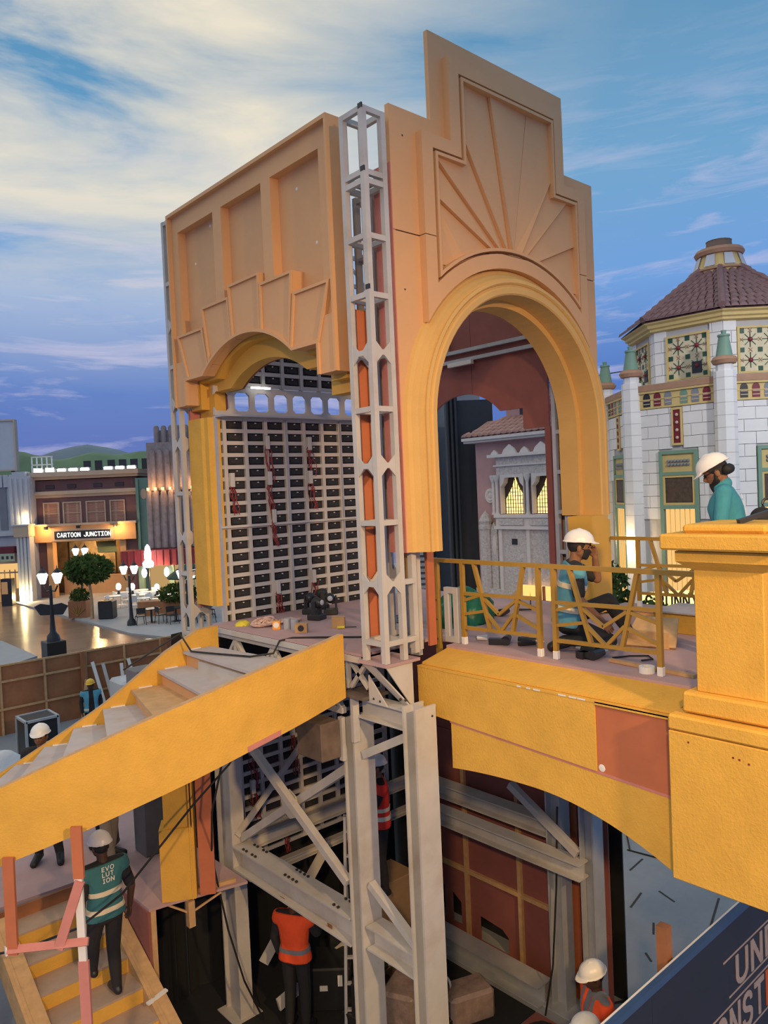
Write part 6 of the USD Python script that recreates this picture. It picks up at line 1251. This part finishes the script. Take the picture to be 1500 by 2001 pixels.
cu_ = thing('plastic_cup', 'small white cup lying on the curb near the left railing foot', 'cup', (5.83, 5.15, .03)); obj('cup', M().tube([(5.80, 5.19, .03), (5.87, 5.11, .03)], [.022, .03], 10), white_pl, cu_); obj('cup_mouth', M().tube([(5.795, 5.195, .03), (5.80, 5.19, .03)], [.018, .018], 10), black_pl, cu_)
wd = thing('timber_offcut', 'pale timber strip on the curb pointing at the tape roll', 'timber', (5.78, 3.45, .01)); obj('strip', M().beam((5.80, 3.66, .016), (5.70, 2.85, .016), .05, .025), wood, wd)
pw_ = thing('plywood_offcut', 'bright plywood offcut board leaning on the low yellow box', 'board', (6.5, 3.75, 0)); obj('board', M().raw([(6.42, 3.92, .003), (6.55, 3.45, .003), (6.95, 3.62, .2), (6.85, 4.0, .2), (6.40, 3.91, .02), (6.53, 3.44, .02), (6.93, 3.61, .22), (6.83, 3.99, .22)], [(0, 2, 1), (0, 3, 2), (4, 5, 6), (4, 6, 7), (0, 1, 5), (0, 5, 4), (1, 2, 6), (1, 6, 5), (2, 3, 7), (2, 7, 6), (3, 0, 4), (3, 4, 7)]), wood, pw_); obj('board', M().box(6.50, 6.53, 3.5, 3.9, .003, .15), wood, pw_)
obj('tool_cable', M().tube([(5.9, 3.7, .012), (6.05, 3.62, .012), (6.15, 3.5, .012), (6.05, 3.4, .012), (5.95, 3.45, .012)], .008, 5), rubber, label='short black tool cable looped on the bridge deck', cat='cable')
obj('deck_cable', M().tube([(5.6, 6.0, .012), (5.18, 6.3, .012), (4.9, 6.66, .012), (4.72, 6.9, .008), (4.62, 7.0, -.02), (4.50, 6.95, -.13), (4.3, 7.1, -.15), (4.1, 7.6, -.145), (4.0, 7.85, -.14), (3.95, 8.0, .05), (3.7, 8.12, -.1), (3.4, 8.3, -.3)], .011, 6), rubber, label='black cable crossing the deck and the top stair tread', cat='cable')
obj('hanging_cable', M().tube([(4.06, 7.2, -.9), (4.02, 7.6, -1.9), (4.2, 8.0, -2.6), (4.42, 8.1, -3.6), (4.6, 8.1, -4.3), (4.9, 8.2, -4.98)], .012, 5), rubber, label='black cable hanging steeply past the lower pilaster to the ground', cat='cable')
obj('hanging_cable', M().tube([(4.45, 7.3, -.95), (4.2, 7.5, -1.4), (3.8, 7.6, -1.75), (3.3, 7.6, -2.15), (2.9, 7.4, -2.3), (2.5, 7.5, -2.52), (2.1, 7.9, -2.72), (1.6, 8.6, -2.95)], .012, 5), rubber, label='black cable sagging leftwards from under the stair across the stair climber', cat='cable')
obj('hanging_cable', M().tube([(7.62, 5.62, -2.4), (7.60, 5.66, -3.4), (7.55, 5.72, -4.4), (7.4, 5.75, -4.97)], .012, 5), rubber, label='black cable hanging down the shadowed right steel column', cat='cable')
# ---- under the tower
blk = mat('black_drape', (.012, .012, .013), .9, .2, 2.)
ms = thing('black_floor_mat', 'black floor sheets added to darken the ground under the tower', 'mat', (6, 8, GZ)); obj('sheet', M().box(3.4, 7.4, 5.9, 12.0, GZ, GZ+.012), blk, ms); obj('sheet', M().box(4.6, 7.4, 5.0, 5.89, GZ, GZ+.010), maroon, ms)  # dark floor added so the space under the tower goes black
dr = thing('black_drape', 'added dark sheets behind the LED wall and under the landing', 'drape', (6, 9.6, GZ))  # added sheets that keep light out from behind and darken the gaps
for x0, x1, y0, y1 in ((4.5, 8.3, 9.35, 9.38), (3.52, 4.5, 9.30, 9.34), (0.8, 2.1, 9.30, 9.34)):
    n = 24; P_ = [(x0+(x1-x0)*i/n, y0+(y1-y0)*i/n) for i in range(n+1)]; dx, dy = (x1-x0), (y1-y0); L = math.hypot(dx, dy); nx, ny = -dy/L, dx/L
    top = -.2 if x0 == 4.5 else -3.06
    v = [(x+nx*.05*math.sin(i*1.9), y+ny*.05*math.sin(i*1.9), z) for z in (GZ+.015, top) for i, (x, y) in enumerate(P_)]; v += [(x+nx*.02, y+ny*.02, z) for x, y, z in v]
    f = [t for i in range(n) for t in ((i, i+1, n+2+i), (i, n+2+i, n+1+i), (2*n+2+i, 3*n+4+i, 2*n+3+i), (2*n+2+i, 3*n+3+i, 3*n+4+i))]; obj('drape', (v, f), blk, dr)
wrap = mat('wrapped_plastic', (.24, .18, .16), .18, .3, 8., bump=.01, bscale=14.)
for x, y, w, d, hh, r, l in ((6.25, 7.0, .7, .45, .45, 25, 'plastic-wrapped box seen between the two front columns'), (6.75, 6.45, .6, .4, .38, -20, 'plastic-wrapped box to the right of the front columns')):
    obj('wrapped_box', M().rbox(-w/2, w/2, -d/2, d/2, 0, hh, .04).turn(r, (x, y, GZ+.012)), wrap, label=l, cat='box')
for x, y, w, d, hh, r, l in ((5.7, 7.95, .7, .5, .55, -42, 'black equipment case with pale stencil under the bolted beam'), (6.3, 8.2, .6, .5, .8, -30, 'taller black equipment case behind the stage lights under the tower')):
    t = thing('equipment_case', l, 'case', (x, y, GZ+.012)); obj('body', M().rbox(-w/2, w/2, -d/2, d/2, 0, hh, .02).turn(r, (x, y, GZ+.012)), black_pl, t); obj('latch', M().box(-.05, .05, -d/2-.01, -d/2, hh*.5, hh*.62).turn(r, (x, y, GZ+.012)), white_pl, t); obj('latch', M().box(.18, .24, -d/2-.01, -d/2, hh*.6, hh*.85).turn(r, (x, y, GZ+.012)), white_pl, t)
la = thing('step_ladder', 'grey metal ladder standing under the tower behind the centre column', 'ladder', (6.0, 7.4, GZ))
for s in (-1, 1):
    a = np.array([.747, -.664, 0])*.22*s
    obj('stile', M().beam(np.array([5.75, 7.25, GZ+.012])+a, np.array([6.05, 7.62, -2.6])+a*.6, .035, .06), steel_cool, la); obj('rear_stile', M().beam(np.array([6.5, 8.1, GZ+.012])+a, np.array([6.07, 7.66, -2.6])+a*.6, .03, .04), steel_cool, la)
for k in range(8):
    q = np.array([5.75, 7.25, GZ])+np.array([.3, .37, 2.4])*(k+.6)/8.2; a = np.array([.747, -.664, 0])*(.22-.011*k); obj('rung', M().beam(q-a, q+a, .05, .025), steel_cool, la)
bx2 = thing('brown_carton_stack', 'tall brown carton standing behind the centre steel column', 'box', (6.7, 7.6, GZ)); obj('box', M().rbox(6.45, 6.95, 7.5, 8.0, GZ+.012, -3.6, .01), card, bx2)
sheet = mat('white_sheet', (.62, .63, .64), .5, .06, 3., bump=.01, bscale=9.)
obj('sheeted_pile', lump((3.5, 14.6, GZ), (1.3, 1.0, 2.2), 11, 1., 4, .5, 1.8), sheet, label='pile of goods under crumpled white plastic sheet behind the curved stair', cat='pile', smooth=60)
dp = thing('dark_panel_stack', 'low stack of dark panels near the flight case by the fence', 'panel', (7, 19.5, GZ)); 
for k in range(4): obj('panel', M().box(6.3-.03*k, 7.9, 18.6, 19.6+.05*k, GZ+.16*k, GZ+.15+.16*k), grey_p, dp)
rp = thing('white_pallet_wrap', 'white wrapped bundle at the fence right of the standing worker', 'bundle', (9.3, 22.3, GZ)); obj('bundle', M().rbox(8.9, 10.2, 21.9, 22.9, GZ, GZ+1.25, .08), sheet, rp); obj('strap', M().box(9.5, 9.56, 21.88, 22.92, GZ+.1, GZ+1.26), grey_p, rp)
